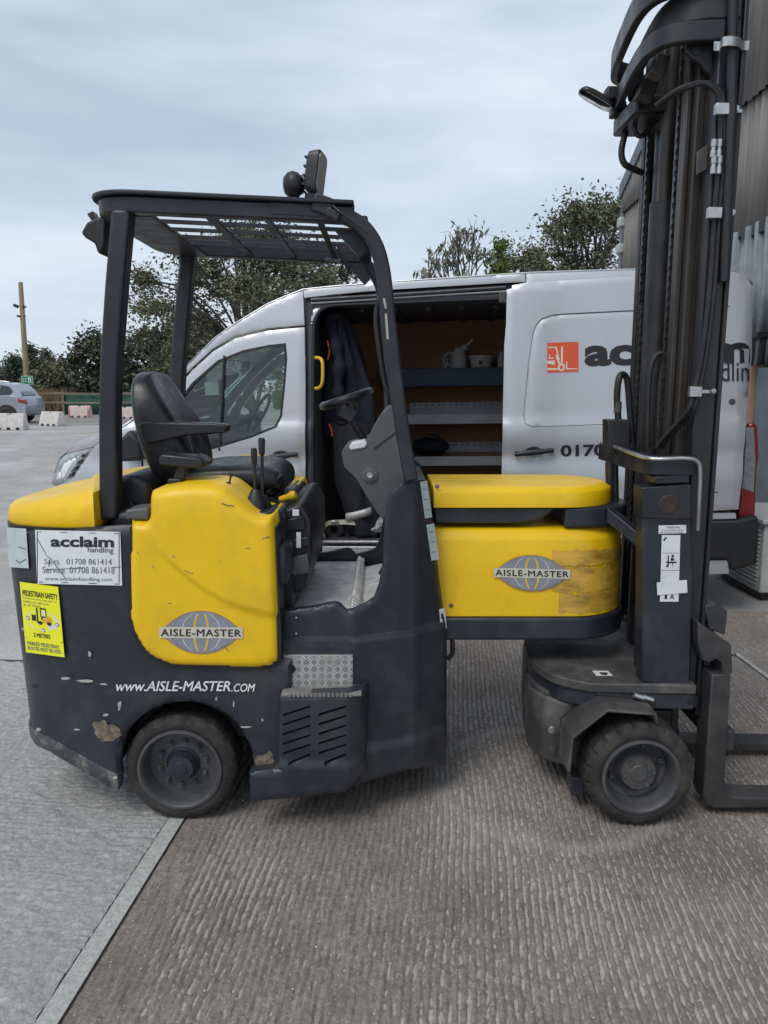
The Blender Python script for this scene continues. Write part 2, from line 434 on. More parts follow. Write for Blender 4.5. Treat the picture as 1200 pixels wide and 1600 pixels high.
# ================================================================== GROUND
def concrete(name, lo, hi, streak=(1,1,1), speck=.5, bump=.5, stain=.5, rough=.85, bscale=60, arc=False):
    m = bpy.data.materials.new(name); m.use_nodes = True; t = m.node_tree; N = t.nodes; L = t.links; b = N['Principled BSDF']
    b.inputs['Roughness'].default_value = rough; b.inputs['Specular IOR Level'].default_value = .3
    tc = N.new('ShaderNodeTexCoord')
    def mapped(s, rot=0):
        q = N.new('ShaderNodeMapping'); q.inputs['Scale'].default_value = s; q.inputs['Rotation'].default_value = (0,0,rot); L.new(tc.outputs['Object'], q.inputs[0]); return q.outputs[0]
    def noise(s, sc, d=6, r=.6, rot=0):
        n = N.new('ShaderNodeTexNoise'); n.inputs['Scale'].default_value = sc; n.inputs['Detail'].default_value = d; n.inputs['Roughness'].default_value = r; L.new(mapped(s, rot), n.inputs['Vector']); return n.outputs['Fac']
    def rng(src, a, b_, c, d):
        n = N.new('ShaderNodeMapRange'); n.inputs[1].default_value = a; n.inputs[2].default_value = b_; n.inputs[3].default_value = c; n.inputs[4].default_value = d; L.new(src, n.inputs[0]); return n.outputs[0]
    def mix(f, a, c):
        n = N.new('ShaderNodeMix'); n.data_type = 'RGBA'; L.new(f, n.inputs[0])
        for i, v in ((6,a),(7,c)):
            if isinstance(v, tuple): n.inputs[i].default_value = (*v,1)
            else: L.new(v, n.inputs[i])
        return n.outputs[2]
    c = mix(rng(noise(streak, 9, 8, .65, R(5)), .32, .68, 0, 1), lo, hi)
    c = mix(rng(noise((1,1,1), 62, 6, .72), .40, .62, 0, .62), c, tuple(x*.55 for x in lo))
    c = mix(rng(noise((1,1,1), 88, 5, .72), .56, .68, 0, .6), c, tuple(min(1, x*1.35) for x in hi))
    c = mix(rng(noise((1,1,1), 1.3, 6, .6), .42, .68, 0, stain), c, tuple(x*.62 for x in lo))
    c = mix(rng(noise((1,1,1), .55, 4, .5), .5, .75, 0, .45), c, tuple(min(1, x*1.2) for x in hi))
    if arc:      # pale scrub mark left by a turning wheel
        a_, b_, c_ = G(688,1190), G(745,1285), G(900,1322)
        D = 2*(a_.x*(b_.y-c_.y)+b_.x*(c_.y-a_.y)+c_.x*(a_.y-b_.y)); sq = lambda v: v.x*v.x+v.y*v.y
        ux = (sq(a_)*(b_.y-c_.y)+sq(b_)*(c_.y-a_.y)+sq(c_)*(a_.y-b_.y))/D; uy = (sq(a_)*(c_.x-b_.x)+sq(b_)*(a_.x-c_.x)+sq(c_)*(b_.x-a_.x))/D
        rr = math.hypot(a_.x-ux, a_.y-uy)
        dn = N.new('ShaderNodeVectorMath'); dn.operation = 'DISTANCE'; fl = N.new('ShaderNodeVectorMath'); fl.operation = 'MULTIPLY'; fl.inputs[1].default_value = (1,1,0)
        L.new(tc.outputs['Object'], fl.inputs[0]); L.new(fl.outputs[0], dn.inputs[0]); dn.inputs[1].default_value = (ux, uy, 0)
        s1 = N.new('ShaderNodeMath'); s1.operation = 'SUBTRACT'; L.new(dn.outputs['Value'], s1.inputs[0]); s1.inputs[1].default_value = rr
        s2 = N.new('ShaderNodeMath'); s2.operation = 'ABSOLUTE'; L.new(s1.outputs[0], s2.inputs[0])
        s3 = N.new('ShaderNodeMath'); s3.operation = 'MULTIPLY'; L.new(rng(s2.outputs[0], .0, .055, 1, 0), s3.inputs[0]); L.new(rng(noise((1,1,1), 6, 5, .7), .3, .65, 0, .65), s3.inputs[1])
        c = mix(s3.outputs[0], c, (.46,.44,.41))
    if speck:
        v = N.new('ShaderNodeTexVoronoi'); v.inputs['Scale'].default_value = 85; L.new(mapped((1,1,1)), v.inputs['Vector'])
        d = rng(v.outputs['Distance'], .2, .3, 1, 0)
        w = N.new('ShaderNodeSeparateColor'); L.new(v.outputs['Color'], w.inputs[0])
        k = rng(w.outputs[0], .80, .82, 0, speck)
        mu = N.new('ShaderNodeMath'); mu.operation = 'MULTIPLY'; L.new(d, mu.inputs[0]); L.new(k, mu.inputs[1])
        c = mix(mu.outputs[0], c, (.62,.58,.54))
    L.new(c, b.inputs['Base Color'])
    bp = N.new('ShaderNodeBump'); bp.inputs['Strength'].default_value = bump; bp.inputs['Distance'].default_value = .006
    L.new(noise((1,1,1), bscale, 6, .7), bp.inputs['Height']); L.new(bp.outputs[0], b.inputs['Normal'])
    return m
M['conc_r'] = concrete('grooved_concrete', (.215,.178,.155), (.42,.385,.35), streak=(9,.7,1), speck=.4, stain=.6, arc=True, bump=.9, bscale=120)
M['conc_l'] = concrete('pale_concrete', (.37,.362,.35), (.56,.555,.54), streak=(2.2,4.5,1), speck=.5, stain=.35, bump=1., bscale=90)
M['conc_strip'] = concrete('joint_concrete', (.43,.43,.41), (.54,.54,.51), streak=(2,2,1), speck=.0, bump=.2, stain=.3)
M['conc_far'] = concrete('yard_concrete', (.36,.345,.33), (.52,.50,.48), streak=(.25,.25,1), speck=0., bump=.5, stain=.35, bscale=30)
M['joint'] = pmat('dark_joint', (.07,.055,.048), .9, var=.4, scale=30)
M['gravel'] = concrete('gravel_verge', (.20,.185,.17), (.36,.34,.31), streak=(1,1,1), speck=.4, bump=1., bscale=14)
M['linepaint'] = pmat('worn_line_paint', (.50,.50,.48), .7, var=.3, scale=30, dirt=(.2,.19,.18), dirt_amt=.95, dirt_scale=25)

yard = MB(); yard.add([(-400,-40,-.012),(400,-40,-.012),(400,900,-.012),(-400,900,-.012)], [(0,1,2,3)])
o = yard.build('ground', M['conc_far'], smooth=0); tag(o, 'wide pale concrete yard running back to the fence', 'ground', kind='structure')
SDIR = Vector((.088, 1, 0)).normalized(); SPER = Vector((SDIR.y, -SDIR.x, 0)); SORG = Vector((-.827, 1.706, 0))
def slab(name, s0, s1, t0, t1, ds, dt, zf, mat, label, skew=0):
    s = np.arange(s0, s1+ds*.5, ds); t = np.arange(t0, t1+dt*.5, dt)
    S, T = np.meshgrid(s, t); Z = zf(S, T)
    X = SORG.x + SPER.x*S + SDIR.x*T; Y = SORG.y + SPER.y*S + SDIR.y*T
    co = np.stack([X, Y, Z], -1).reshape(-1, 3); nt_, ns = S.shape
    idx = np.arange(nt_*ns).reshape(nt_, ns)
    q = np.stack([idx[:-1,:-1], idx[:-1,1:], idx[1:,1:], idx[1:,:-1]], -1).reshape(-1, 4)
    me = bpy.data.meshes.new(name); me.vertices.add(len(co)); me.vertices.foreach_set('co', co.ravel())
    me.loops.add(q.size); me.loops.foreach_set('vertex_index', q.ravel().astype(np.int32))
    me.polygons.add(len(q)); me.polygons.foreach_set('loop_start', np.arange(0, q.size, 4, dtype=np.int32)); me.polygons.foreach_set('loop_total', np.full(len(q), 4, np.int32))
    me.update(); me.validate(); me.shade_smooth(); me.materials.append(mat)
    ob = bpy.data.objects.new(name, me); COL.objects.link(ob); tag(ob, label, 'ground', kind='structure'); return ob
PIT = .0245
def zright(S, T):
    wob = (vnoise(S*1.2, T*1.0, 3)-.5)*.05 + (vnoise(S*9, T*4, 4)-.5)*.007 + (vnoise(S*40, T*22, 9)-.5)*.0035
    ph = (S+wob)*2*math.pi/PIT
    g = .5-.5*np.cos(ph)
    amp = (.0095*(.6+.5*vnoise(S*3, T*2.2, 8)))*np.clip((S-.05)/.12, 0.12, 1)
    rough = (vnoise(S*150, T*70, 5)-.5)*.0052 + (vnoise(S*70, T*60, 6)-.5)*.0048 + (vnoise(S*3, T*3, 7)-.5)*.003
    return -.004 - amp*np.power(g, .75) + rough
slab('concrete_slab', .006, 4.6, -.75, 3.9, .0052, .014, zright, M['conc_r'], 'brown grey grooved concrete slab under the forklift')
def zleft(S, T):
    ph = (T+(vnoise(S*2, T*2, 13)-.5)*.05)*2*math.pi/.027
    g = .5-.5*np.cos(ph)
    amp = .0028*np.clip(1.8*vnoise(S*9, T*8, 18)-.6, .0, 1)
    return -.004 - amp*g + (vnoise(S*70, T*110, 15)-.5)*.008 + (vnoise(S*30, T*44, 16)-.5)*.007
slab('concrete_slab', -2.6, -.0605, -.75, 2.46, .014, .0062, zleft, M['conc_l'], 'pale rough concrete slab at the left of the joint strip')
slab('joint_strip', -.060, -.0015, -.75, 3.9, .0145, .03, lambda S, T: -.001+(vnoise(S*60, T*30, 21)-.5)*.0012, M['conc_strip'], 'smooth light concrete strip along the slab joint')
m = MB()
for (s0, s1, t0, t1) in ((-.002,.0065,-.75,3.9), (-2.6,-.0605,2.462,2.50)):
    q = [SORG+SPER*a+SDIR*b for a, b in ((s0,t0),(s1,t0),(s1,t1),(s0,t1))]
    m.add([(v.x,v.y,-.0085) for v in q], [(0,1,2,3)])
tag(m.build('joint', M['joint'], smooth=0), 'dark dirt filled joint between the concrete slabs', 'ground', kind='structure')
m = MB()
for (a, b, w, z) in (((1132,901),(1215,917),.035,.004), ((1148,1019),(1215,1068),.03,.004), ((1085,1005),(1150,1022),.03,.004)):
    p = G(*a, z); q = G(*b, z); n = (q-p).cross(Vector((0,0,1))).normalized()*w/2
    m.add([p-n, p+n, q+n, q-n], [(0,1,2,3)])
tag(m.build('painted_line', M['linepaint'], smooth=0), 'thin worn white line painted on the concrete', 'ground', kind='structure')
p = G(0, 664).y
m = MB(); m.add([(-60,p+1.5,-.006),(10,p-.5,-.006),(10,p+40,-.006),(-60,p+40,-.006)], [(0,1,2,3)])
tag(m.build('gravel_verge', M['gravel'], smooth=0), 'strip of grey gravel in front of the fence', 'ground', kind='structure')
# loose grit on the slab
rng_ = random.Random(4); m = MB()
for k in range(420):
    s = rng_.uniform(.02, 3.2); t = rng_.uniform(-.7, 1.6)*rng_.random()**.5; c = SORG+SPER*s+SDIR*t; q = rng_.uniform(.0012,.0042)
    a = rng_.uniform(0, 6.28); M3 = Matrix.Rotation(a, 3, 'Z')
    vs = [c+M3 @ Vector((x*q*rng_.uniform(.6,1.3), y*q*rng_.uniform(.6,1.2), z*q*.8+.001)) for x, y, z in ((1,0,0),(0,1,0),(-1,0,0),(0,-1,0),(0,0,1))]
    m.add(vs, [(0,1,4),(1,2,4),(2,3,4),(3,0,4)])
tag(m.build('grit', pmat('pale_grit', (.50,.47,.43), .8, var=.3, scale=60, island=.35), smooth=0), 'small pale stones of grit scattered over the grooved concrete', 'grit', kind='stuff')

# ================================================================== WAREHOUSE
WX = lambda y: 3.0 + .0566*y
def wallhit(px, py):
    lo, hi = .5, 60
    for _ in range(60):
        mid = (lo+hi)/2
        if P(px, py, mid).x < WX(mid): lo = mid
        else: hi = mid
    return P(px, py, lo)
e0 = wallhit(981, 288); e1 = wallhit(1072, 84)
YF = e0.y; SL = (e1.z-e0.z)/(e0.y-e1.y); ZT = lambda y: e0.z + (YF-y)*SL
z_low = wallhit(1160, 371).z; z_seam = wallhit(1180, 156).z
wh = empty('warehouse', (WX(5), 5, 0), 'corrugated warehouse wall rising at the right edge behind the mast', 'building')
M['fibre'] = pmat('weathered_cladding', (.20,.185,.17), .8, var=.3, scale=2.5, stretch=(1,1,.2), dirt=(.09,.085,.08), dirt_amt=.7, dirt_scale=4, bump=.3, bscale=40)
M['galv'] = pmat('galvanised_sheet', (.24,.26,.275), .45, .5, var=.25, scale=6, dirt=(.25,.26,.27), dirt_amt=.5, dirt_scale=5)
def sheet(name, y0, y1, zb, zt, prof, mat, out):
    pts = []; y = y0
    while y < y1-1e-6:
        for dy, dx in prof: 
            if y+dy <= y1+1e-6: pts.append((y+dy, dx))
        y += prof_p
    m = MB(); n = len(pts)
    for yy, dx in pts: m.v += [(WX(yy)-out-dx, yy, zb(yy)), (WX(yy)-out-dx, yy, zt(yy))]
    m.f = [(2*i, 2*i+2, 2*i+3, 2*i+1) for i in range(n-1)]
    return m.build(name, mat, wh, smooth=50, fix=False, solid=.006)
prof_p = .14; wave = [(k*.14/8, .022*(.5-.5*math.cos(2*math.pi*k/8))) for k in range(8)]
nsh = 10; w = (YF-.6)/nsh
for i in range(nsh):
    a = .6+i*w; b = a+w+.012; jog = .004*(i % 2)
    sheet('cladding_sheet', a, b, lambda y: z_low-.02*(i % 3), lambda y: z_seam+.12, wave, M['fibre'], .012+jog)
    sheet('cladding_sheet', a, b, lambda y: z_seam-.02*(i % 2), lambda y: max(ZT(y)-.03, z_seam), wave, M['fibre'], .05+jog)
prof_p = .22; rib = [(0,0),(.10,0),(.125,.04),(.185,.04),(.2099,0)]
for i in range(nsh):
    a = .6+i*w; b = a+w+.012
    sheet('lower_cladding_sheet', a, b, lambda y: 1.75, lambda y: z_low+.06, rib, M['galv'], .002)
m = MB(); m.add([(WX(.6)+.01,.6,0),(WX(YF)+.01,YF,0),(WX(YF)+.01,YF,ZT(YF)),(WX(.6)+.01,.6,ZT(.6)),
                 (WX(.6)+9,.6,0),(WX(YF)+9,YF,0),(WX(YF)+9,YF,ZT(YF)),(WX(.6)+9,.6,ZT(.6))], [(0,1,2,3),(4,7,6,5),(0,4,5,1),(3,2,6,7),(1,5,6,2),(0,3,7,4)])
m.build('wall', pmat('rendered_wall', (.34,.35,.36), .8, var=.1, scale=3), wh)
m = MB()
q = [Vector((WX(y)-.1, y, ZT(y))) for y in (.6, YF+.12)]
d = (q[1]-q[0]); up = Vector((0,0,1))
m.add([q[0]-up*.16, q[1]-up*.16, q[1]+up*.05, q[0]+up*.05]+[v+Vector((.16,0,0)) for v in (q[0]-up*.16, q[1]-up*.16, q[1]+up*.05, q[0]+up*.05)],
      [(0,1,2,3),(4,7,6,5),(0,4,5,1),(1,5,6,2),(2,6,7,3),(3,7,4,0)])
m.build('barge_board', pmat('grey_flashing', (.11,.12,.14), .5, .2, var=.2, scale=3), wh)
m = MB(); m.box(WX(YF)-.06, WX(YF)+.02, YF-.02, YF+.1, 0, ZT(YF)); m.build('corner_flashing', pmat('corner_flashing', (.16,.17,.18), .5, .2), wh)
# brown door post, window frame and rail low on the wall
a = wallhit(1190, 620); yp = a.y
m = MB(); m.box(WX(yp)-.16, WX(yp)-.02, yp-.1, yp+.14, 0, 1.76); m.build('door_post', pmat('pink_brown_post', (.42,.25,.18), .7, var=.15, scale=8), wh, bevel=.006)
m = MB(); m.box(WX(yp)-.12, WX(yp)-.02, yp-2.2, yp-.12, 0, 1.74); m.build('roller_door', pmat('dull_blue_door', (.20,.25,.28), .4, .2, var=.15, scale=5), wh, bevel=.005)
a = wallhit(1190, 524); m = MB(); m.box(WX(a.y)-.3, WX(a.y)-.05, a.y-.55, a.y+.05, a.z-.05, a.z+.0); m.box(WX(a.y)-.3, WX(a.y)-.26, a.y-.01, a.y+.05, a.z+.001, a.z+.16); m.build('bracket', M['black'], wh, bevel=.004)
for zz in (390, 350):
    a = wallhit(978, zz); m = MB(); m.box(WX(YF)-.11, WX(YF)-.02, YF-.05, YF+.12, a.z-.04, a.z+.10); m.build('flood_lamp', pmat('pale_lamp_case', (.42,.46,.44), .5), wh, bevel=.02)
# white louvred unit standing by the wall
ux = 2.80; uy = 5.55
un = empty('air_unit', (ux+.25, uy+.4, 0), 'white metal cabinet with louvred side on the ground beside the van bumper', 'cabinet')
M['offwhite'] = pmat('offwhite_metal', (.60,.61,.60), .45, var=.1, scale=6, dirt=(.3,.29,.27), dirt_amt=.5, dirt_scale=7)
m = MB(); m.box(ux, ux+.5, uy, uy+.8, .06, .58); m.build('case', M['offwhite'], un, bevel=.012)
m = MB(); m.box(ux-.03, ux+.53, uy-.03, uy+.83, .585, .62); m.build('lid', M['offwhite'], un, bevel=.008)
for k in range(14):
    z = .12+k*.031; mm = MB(); mm.obox((ux-.008, uy+.36, z), .022, .62, .006, Matrix.Rotation(.5, 3, 'Y')); mm.build('slat', M['offwhite'], un)
    mm = MB(); mm.obox((ux+.27, uy-.008, z), .4, .022, .006, Matrix.Rotation(-.5, 3, 'X')); mm.build('slat', M['offwhite'], un)
for sx in (.04, .42):
    m = MB(); m.box(ux+sx, ux+sx+.05, uy+.05, uy+.75, -.005, .06); m.build('foot', M['black'], un)

# ================================================================== TREES
def leafcloud(name, clumps, nleaf, size, mat, parent, rnd, droop=0., elong=1.6):
    vs = []; fs = []
    tot = sum(c[2] for c in clumps)
    for (c, rad, wgt) in clumps:
        for k in range(max(3, int(nleaf*wgt/tot))):
            d = Vector((rnd.gauss(0,1), rnd.gauss(0,1), rnd.gauss(0,.8)))
            d = d.normalized()*rad*min(1.5, abs(rnd.gauss(0, .62))+.12)
            p = c + d; p.z -= droop*d.length*rnd.random()
            a = Vector((rnd.gauss(0,1), rnd.gauss(0,1), rnd.gauss(0,.7)-droop*1.6)).normalized()
            n = a.cross(Vector((rnd.gauss(0,1), rnd.gauss(0,1), rnd.gauss(0,1)))).normalized()
            s = size*rnd.uniform(.6, 1.35); b = len(vs); nn = a.cross(n)*s*.12
            vs += [p-a*s*elong/2, p+n*s*.38+nn, p+a*s*elong/2, p-n*s*.38+nn]
            fs += [(b,b+1,b+2),(b,b+2,b+3)]
    m = MB(); m.v = [tuple(v) for v in vs]; m.f = fs
    return m.build(name, mat, parent, smooth=0, fix=False)
def tree(name, base, height, crown_w, crown_bot, label, nclump, nleaf, leaf, mat, seed, trunk_r=.14, droop=0., shape='round', group='trees behind the yard', cr=.5, elong=1.6, twig=.012):
    rnd = random.Random(seed); base = Vector(base)
    e = empty(name, base, label, 'tree' if 'tree' in name else 'bush', group)
    tp = [base+Vector((rnd.gauss(0,.05)*i, rnd.gauss(0,.05)*i, height*.8*i/7)) for i in range(8)]
    m = MB(); m.tube(smooth_path(tp, 3), [trunk_r*(1-.85*i/21) for i in range(22)], 9)
    clumps = []
    for k in range(nclump):
        f = (k+.5)/nclump
        z = crown_bot + (height-crown_bot)*rnd.random()**(.85)
        fz = (z-crown_bot)/(height-crown_bot)
        if shape == 'cone': rr = crown_w/2*(1-fz)**.8+.05
        elif shape == 'dome': rr = crown_w/2*math.sqrt(max(.02, 1-fz**2.2))
        else: rr = crown_w/2*math.sqrt(max(.03, 1-(2*fz-.85)**2/1.35))
        an = rnd.uniform(0, 2*math.pi); q = rr*math.sqrt(rnd.uniform(.05, 1))
        c = base+Vector((math.cos(an)*q, math.sin(an)*q, z))
        crad = cr*rnd.uniform(.55, 1.3)
        clumps.append((c, crad, crad**2))
        s = tp[min(7, max(1, int(7*min(z, height*.75)/(height*.8)*rnd.uniform(.35,.8))))]
        mid = s.lerp(c, .5)+Vector((rnd.gauss(0,.12), rnd.gauss(0,.12), .18*(c-s).length*(1 if shape != 'cone' else -.1)))
        pth = smooth_path([s, mid, c+Vector((0,0,-crad*.2*droop)), c+(c-mid).normalized()*crad*.7-Vector((0,0,crad*droop))], 3)
        m.tube(pth, [max(twig*.4, trunk_r*.20*(1-i/len(pth))*min(1, (c-s).length/2)+twig*.4) for i in range(len(pth))], 5, cap=False)
        for j in range(3):
            tpnt = c+Vector((rnd.gauss(0,.6), rnd.gauss(0,.6), rnd.gauss(.1,.5)))*crad
            m.tube([mid.lerp(c,.6), c.lerp(tpnt,.5)+Vector((0,0,.03)), tpnt], [twig, twig*.7, twig*.4], 4, cap=False)
    m.build('trunk', pmat('bark_'+str(seed), (.065,.055,.045), .9, var=.35, scale=8, bump=.4, bscale=30), e, fix=False)
    leafcloud('crown', clumps, nleaf, leaf, mat, e, rnd, droop, elong)
    return e
def leafmat(n, c): return pmat(n, c, .55, var=.3, scale=1.2, island=.5, spec=.35)
M['leaf1'] = leafmat('leaves_ash', (.115,.122,.065)); M['leaf2'] = leafmat('leaves_dark', (.075,.090,.055)); M['leaf3'] = leafmat('leaves_willow', (.15,.155,.115))
M['leaf4'] = leafmat('leaves_conifer', (.11,.18,.03)); M['leaf5'] = leafmat('leaves_pale', (.145,.145,.08)); M['leaf6'] = leafmat('needles_far', (.075,.09,.065))
def at(px, Y, py=None): q = P(px, 600, Y); return (q.x, Y, 0)
def hz(py, Y): return P(600, py, Y).z
tree('tree', at(395, 24), hz(372, 24), 7.6, 1.9, 'broad leafy tree behind the van cab and under the cab roof', 90, 30000, .080, M['leaf1'], 11, .2, shape='round', cr=.62)
tree('tree', at(915, 21), hz(322, 21), 4.3, 2.6, 'tall airy tree above the van roof beside the mast', 60, 17000, .074, M['leaf1'], 23, .16, shape='round', cr=.5)
tree('tree', at(722, 27), hz(360, 27), 2.9, 3.6, 'thin grey willowy tree with drooping leaves above the van roof', 24, 620, .12, M['leaf3'], 31, .11, droop=.9, shape='round', cr=.55, elong=2.6)
tree('tree', at(663, 29), hz(388, 29), .95, 3.4, 'small wispy treetop leftmost above the van roof', 8, 130, .12, M['leaf3'], 37, .06, droop=.9, cr=.4, elong=2.6)
tree('conifer_tree', at(778, 22), hz(378, 22), 1.35, 1.8, 'bright green bushy conifer top above the van roof', 60, 7000, .07, M['leaf4'], 41, .1, shape='cone', cr=.24)
tree('bush', at(150, 47), hz(532, 47), 5.0, .6, 'dark tall shrub behind the fence left of the rear post', 46, 7200, .20, M['leaf2'], 51, .12, shape='dome', cr=.75, group='bushes behind the fence')
tree('bush', at(232, 46), hz(522, 46), 4.2, .5, 'dark green shrub between the two rear posts of the cab', 40, 6200, .19, M['leaf2'], 52, .12, shape='dome', cr=.7, group='bushes behind the fence')
tree('bush', at(288, 47), hz(500, 47), 4.2, .5, 'dark shrub behind the far rear post of the cab', 36, 5200, .19, M['leaf2'], 58, .12, shape='dome', cr=.7, group='bushes behind the fence')
tree('bush', at(85, 45), hz(572, 45), 4.4, .2, 'low pale olive bush behind the green sign', 34, 5200, .15, M['leaf5'], 53, .09, shape='dome', cr=.55, group='bushes behind the fence')
tree('conifer_tree', at(52, 62), hz(545, 62), 2.6, .4, 'far pointed evergreen just right of the wooden pole', 40, 3600, .17, M['leaf6'], 54, .1, shape='cone', cr=.5, group='far evergreens')
tree('conifer_tree', at(26, 64), hz(556, 64), 2.8, .4, 'far evergreen just left of the wooden pole', 40, 3400, .17, M['leaf6'], 55, .1, shape='cone', cr=.5, group='far evergreens')
tree('conifer_tree', at(75, 66), hz(548, 66), 2.8, .4, 'far evergreen between pole and dark shrub', 36, 3200, .17, M['leaf6'], 56, .1, shape='cone', cr=.5, group='far evergreens')
tree('bush', at(-4, 70), hz(575, 70), 5.0, .2, 'rounded far bush at the left edge above the parked car', 36, 4200, .2, M['leaf6'], 57, .1, shape='dome', cr=.8, group='bushes behind the fence')
# a loose hedge closes the view behind the van
rnd = random.Random(77); cl = []
for k in range(170):
    x = rnd.uniform(-24, 26); cl.append((Vector((x, 54+rnd.gauss(0,1), rnd.uniform(.3, 2.6))), .9, 1))
tag(leafcloud('hedge', cl, 9000, .26, M['leaf2'], None, rnd), 'dark hedge running along behind the fence', 'hedge', kind='stuff')
# brown tall grass behind the fence
m = MB(); rnd = random.Random(5)
gx0 = at(30, 42.5)[0]; gx1 = at(100, 42.5)[0]
for k in range(2600):
    x = rnd.uniform(gx0, gx1); y = rnd.uniform(41.6, 44.5); h = rnd.uniform(.5, 1.5); l = Vector((rnd.gauss(0,.16), rnd.gauss(0,.1), h)); b = Vector((x,y,-.01)); s = Vector((.02+.03*rnd.random(),0,0))
    m.add([b-s, b+s, b+l], [(0,1,2)])
tag(m.build('tall_grass', pmat('dry_grass', (.17,.115,.062), .9, var=.3, scale=1, island=.4), smooth=0, fix=False), 'brown dry tall grass and weeds behind the wooden fence', 'grass', kind='stuff')

# ================================================================== FENCE, POLE, SIGN, BARRIERS, CAR
YFN = 41.0
fz = lambda py: hz(py, YFN)
fn = empty('fence', (at(120, YFN)[0], YFN, 0), 'wooden rail fence with green netting at the back of the yard', 'fence')
M['wood'] = pmat('weathered_wood', (.20,.165,.12), .85, var=.3, scale=5, stretch=(.3,1,1))
M['net'] = pmat('green_netting', (.030,.085,.062), .8, var=.25, scale=2, bump=.4, bscale=20)
xs = [at(px, YFN)[0] for px in (-40, 33, 97, 161, 225, 290, 355)]
for i, x in enumerate(xs):
    m = MB(); m.box(x-.05, x+.05, YFN-.05, YFN+.05, -.012, 1.2+.06*(i % 2)); m.build('post', M['wood'], fn, bevel=.01)
    if i < len(xs)-1:
        for z in (1.1, .62):
            m = MB(); m.obox(((x+xs[i+1])/2, YFN-.075, z+.02*(i % 2)), xs[i+1]-x-.02, .035, .09, Matrix.Rotation(.006*(-1)**i, 3, 'Y')); m.build('rail', M['wood'], fn)
for i in (2,3,4,5):
    n = 14; mm = MB()
    for k in range(n+1):
        x = xs[i]+(xs[i+1]-xs[i])*k/n; w_ = .03*math.sin(k*1.7+i)
        mm.v += [(x, YFN+.09+w_, .0), (x, YFN+.07, 1.13)]
    mm.f = [(2*k, 2*k+2, 2*k+3, 2*k+1) for k in range(n)]
    mm.build('netting', M['net'], fn, solid=.01)
yp = 44.; b = at(41.5, yp); x0 = P(41, 590, yp).x; x1 = P(32, 441, yp).x
pl = empty('utility_pole', (x0, yp, 0), 'tall leaning wooden pole with small lamps at the far left', 'pole')
tz = hz(441, yp); m = MB(); m.tube([(x0+.1, yp, -.01), (x0+.02, yp, 2.), (x1, yp, tz)], [.17,.16,.12], 12); m.build('shaft', pmat('pole_wood', (.30,.23,.13), .85, var=.25, scale=3, stretch=(1,1,.1)), pl)
for (px, py, s) in ((25, 478, .16), (38, 479, .10), (29, 494, .1)):
    q = P(px, py, yp-.15); mm = MB(); mm.obox(q, s*1.5, .2, s, Matrix.Rotation(.4, 3, 'Y')); mm.box(q.x-.02, q.x+.35 if px < 33 else q.x+.02, q.y+.05, q.y+.12, q.z-.03, q.z+.03); mm.build('lamp', M['black'], pl, bevel=.015)
sx = P(42.5, 594, 40.6)
sg = empty('safety_sign', (sx.x, 40.6, 0), 'small green safety sign with white pictograms on a post by the fence', 'sign')
wv, hv = .27, .20
m = MB(); m.box(sx.x-wv-.02, sx.x+wv+.02, 40.6, 40.62, sx.z-hv-.02, sx.z+hv+.02); m.build('border', M['white'], sg)
m = MB(); m.box(sx.x-wv, sx.x+wv, 40.592, 40.599, sx.z-hv, sx.z+hv); m.build('panel', pmat('sign_green', (.01,.22,.11), .5), sg)
m = MB(); m.box(sx.x-.03, sx.x+.03, 40.63, 40.69, -.012, sx.z+.2); m.build('post', M['wood'], sg)
m = MB()
for s1, s2 in ((1,1),(1,-1),(-1,1),(-1,-1)):
    c = Vector((sx.x-.13+s1*.06, 40.588, sx.z+s2*.06)); ang = math.atan2(s2, s1)
    m.obox(c, .09, .003, .03, Matrix.Rotation(-ang, 3, 'Y'))
m.build('pictogram', M['white'], sg)
m = MB(); m.box(sx.x+.06, sx.x+.2, 40.585, 40.59, sx.z-.13, sx.z+.13); m.build('pictogram', M['white'], sg)
fit_text('numeral', '6', quadmap((sx.x+.09, 40.583, sx.z-.1), (sx.x+.17, 40.583, sx.z-.1), (sx.x+.09, 40.583, sx.z+.1)), pmat('sign_green2', (.01,.22,.11), .5), sg, bold=.02)

def barrier(px, py, rot, label, mat, endmat, scale=1.):
    g = G(px, py); e = empty('barrier', (g.x, g.y, -.006), label, 'barrier', 'water filled barriers along the yard edge', rot=(0,0,rot), local=True)
    L_, H = .52*scale, .58*scale
    def ring(x, top=H, in_=0): 
        return [(x, -.25*scale+in_, .0), (x, -.25*scale+in_, .10*scale), (x, -.10*scale+in_*.5, top), (x, .10*scale-in_*.5, top), (x, .25*scale-in_, .10*scale), (x, .25*scale-in_, .0)]
    xs_ = [-L_, -L_*.95, -L_*.12, -L_*.10, L_*.10, L_*.12, L_*.95, L_]
    tops = [H*.93, H, H, H*.9, H*.9, H, H, H*.93]
    m = MB(); m.loft([ring(x, t, .03 if i in (0,7) else 0) for i, (x, t) in enumerate(zip(xs_, tops))]); m.build('body', mat, e, bevel=.02)
    for s in (-.62, 0, .62):
        m = MB(); m.box(s*L_-.06, s*L_+.06, -.262*scale, -.2*scale, .002, .09); m.build('foot_slot', M['black'], e)
    for s in (-1, 1):
        m = MB(); m.loft([ring(s*L_*.80, H*.99, -.006), ring(s*L_*.995, H*.95, -.006)]); m.build('end_block', endmat, e, bevel=.01)
    return e
M['barw'] = pmat('scuffed_white_plastic', (.62,.58,.55), .6, var=.15, scale=5, dirt=(.30,.25,.21), dirt_amt=.6, dirt_scale=6)
M['barr'] = pmat('faded_red_plastic', (.42,.13,.11), .6, var=.2, scale=5, dirt=(.4,.3,.27), dirt_amt=.5)
M['barp'] = pmat('scuffed_pinkish_plastic', (.62,.50,.47), .6, var=.15, scale=5, dirt=(.35,.25,.22), dirt_amt=.5)
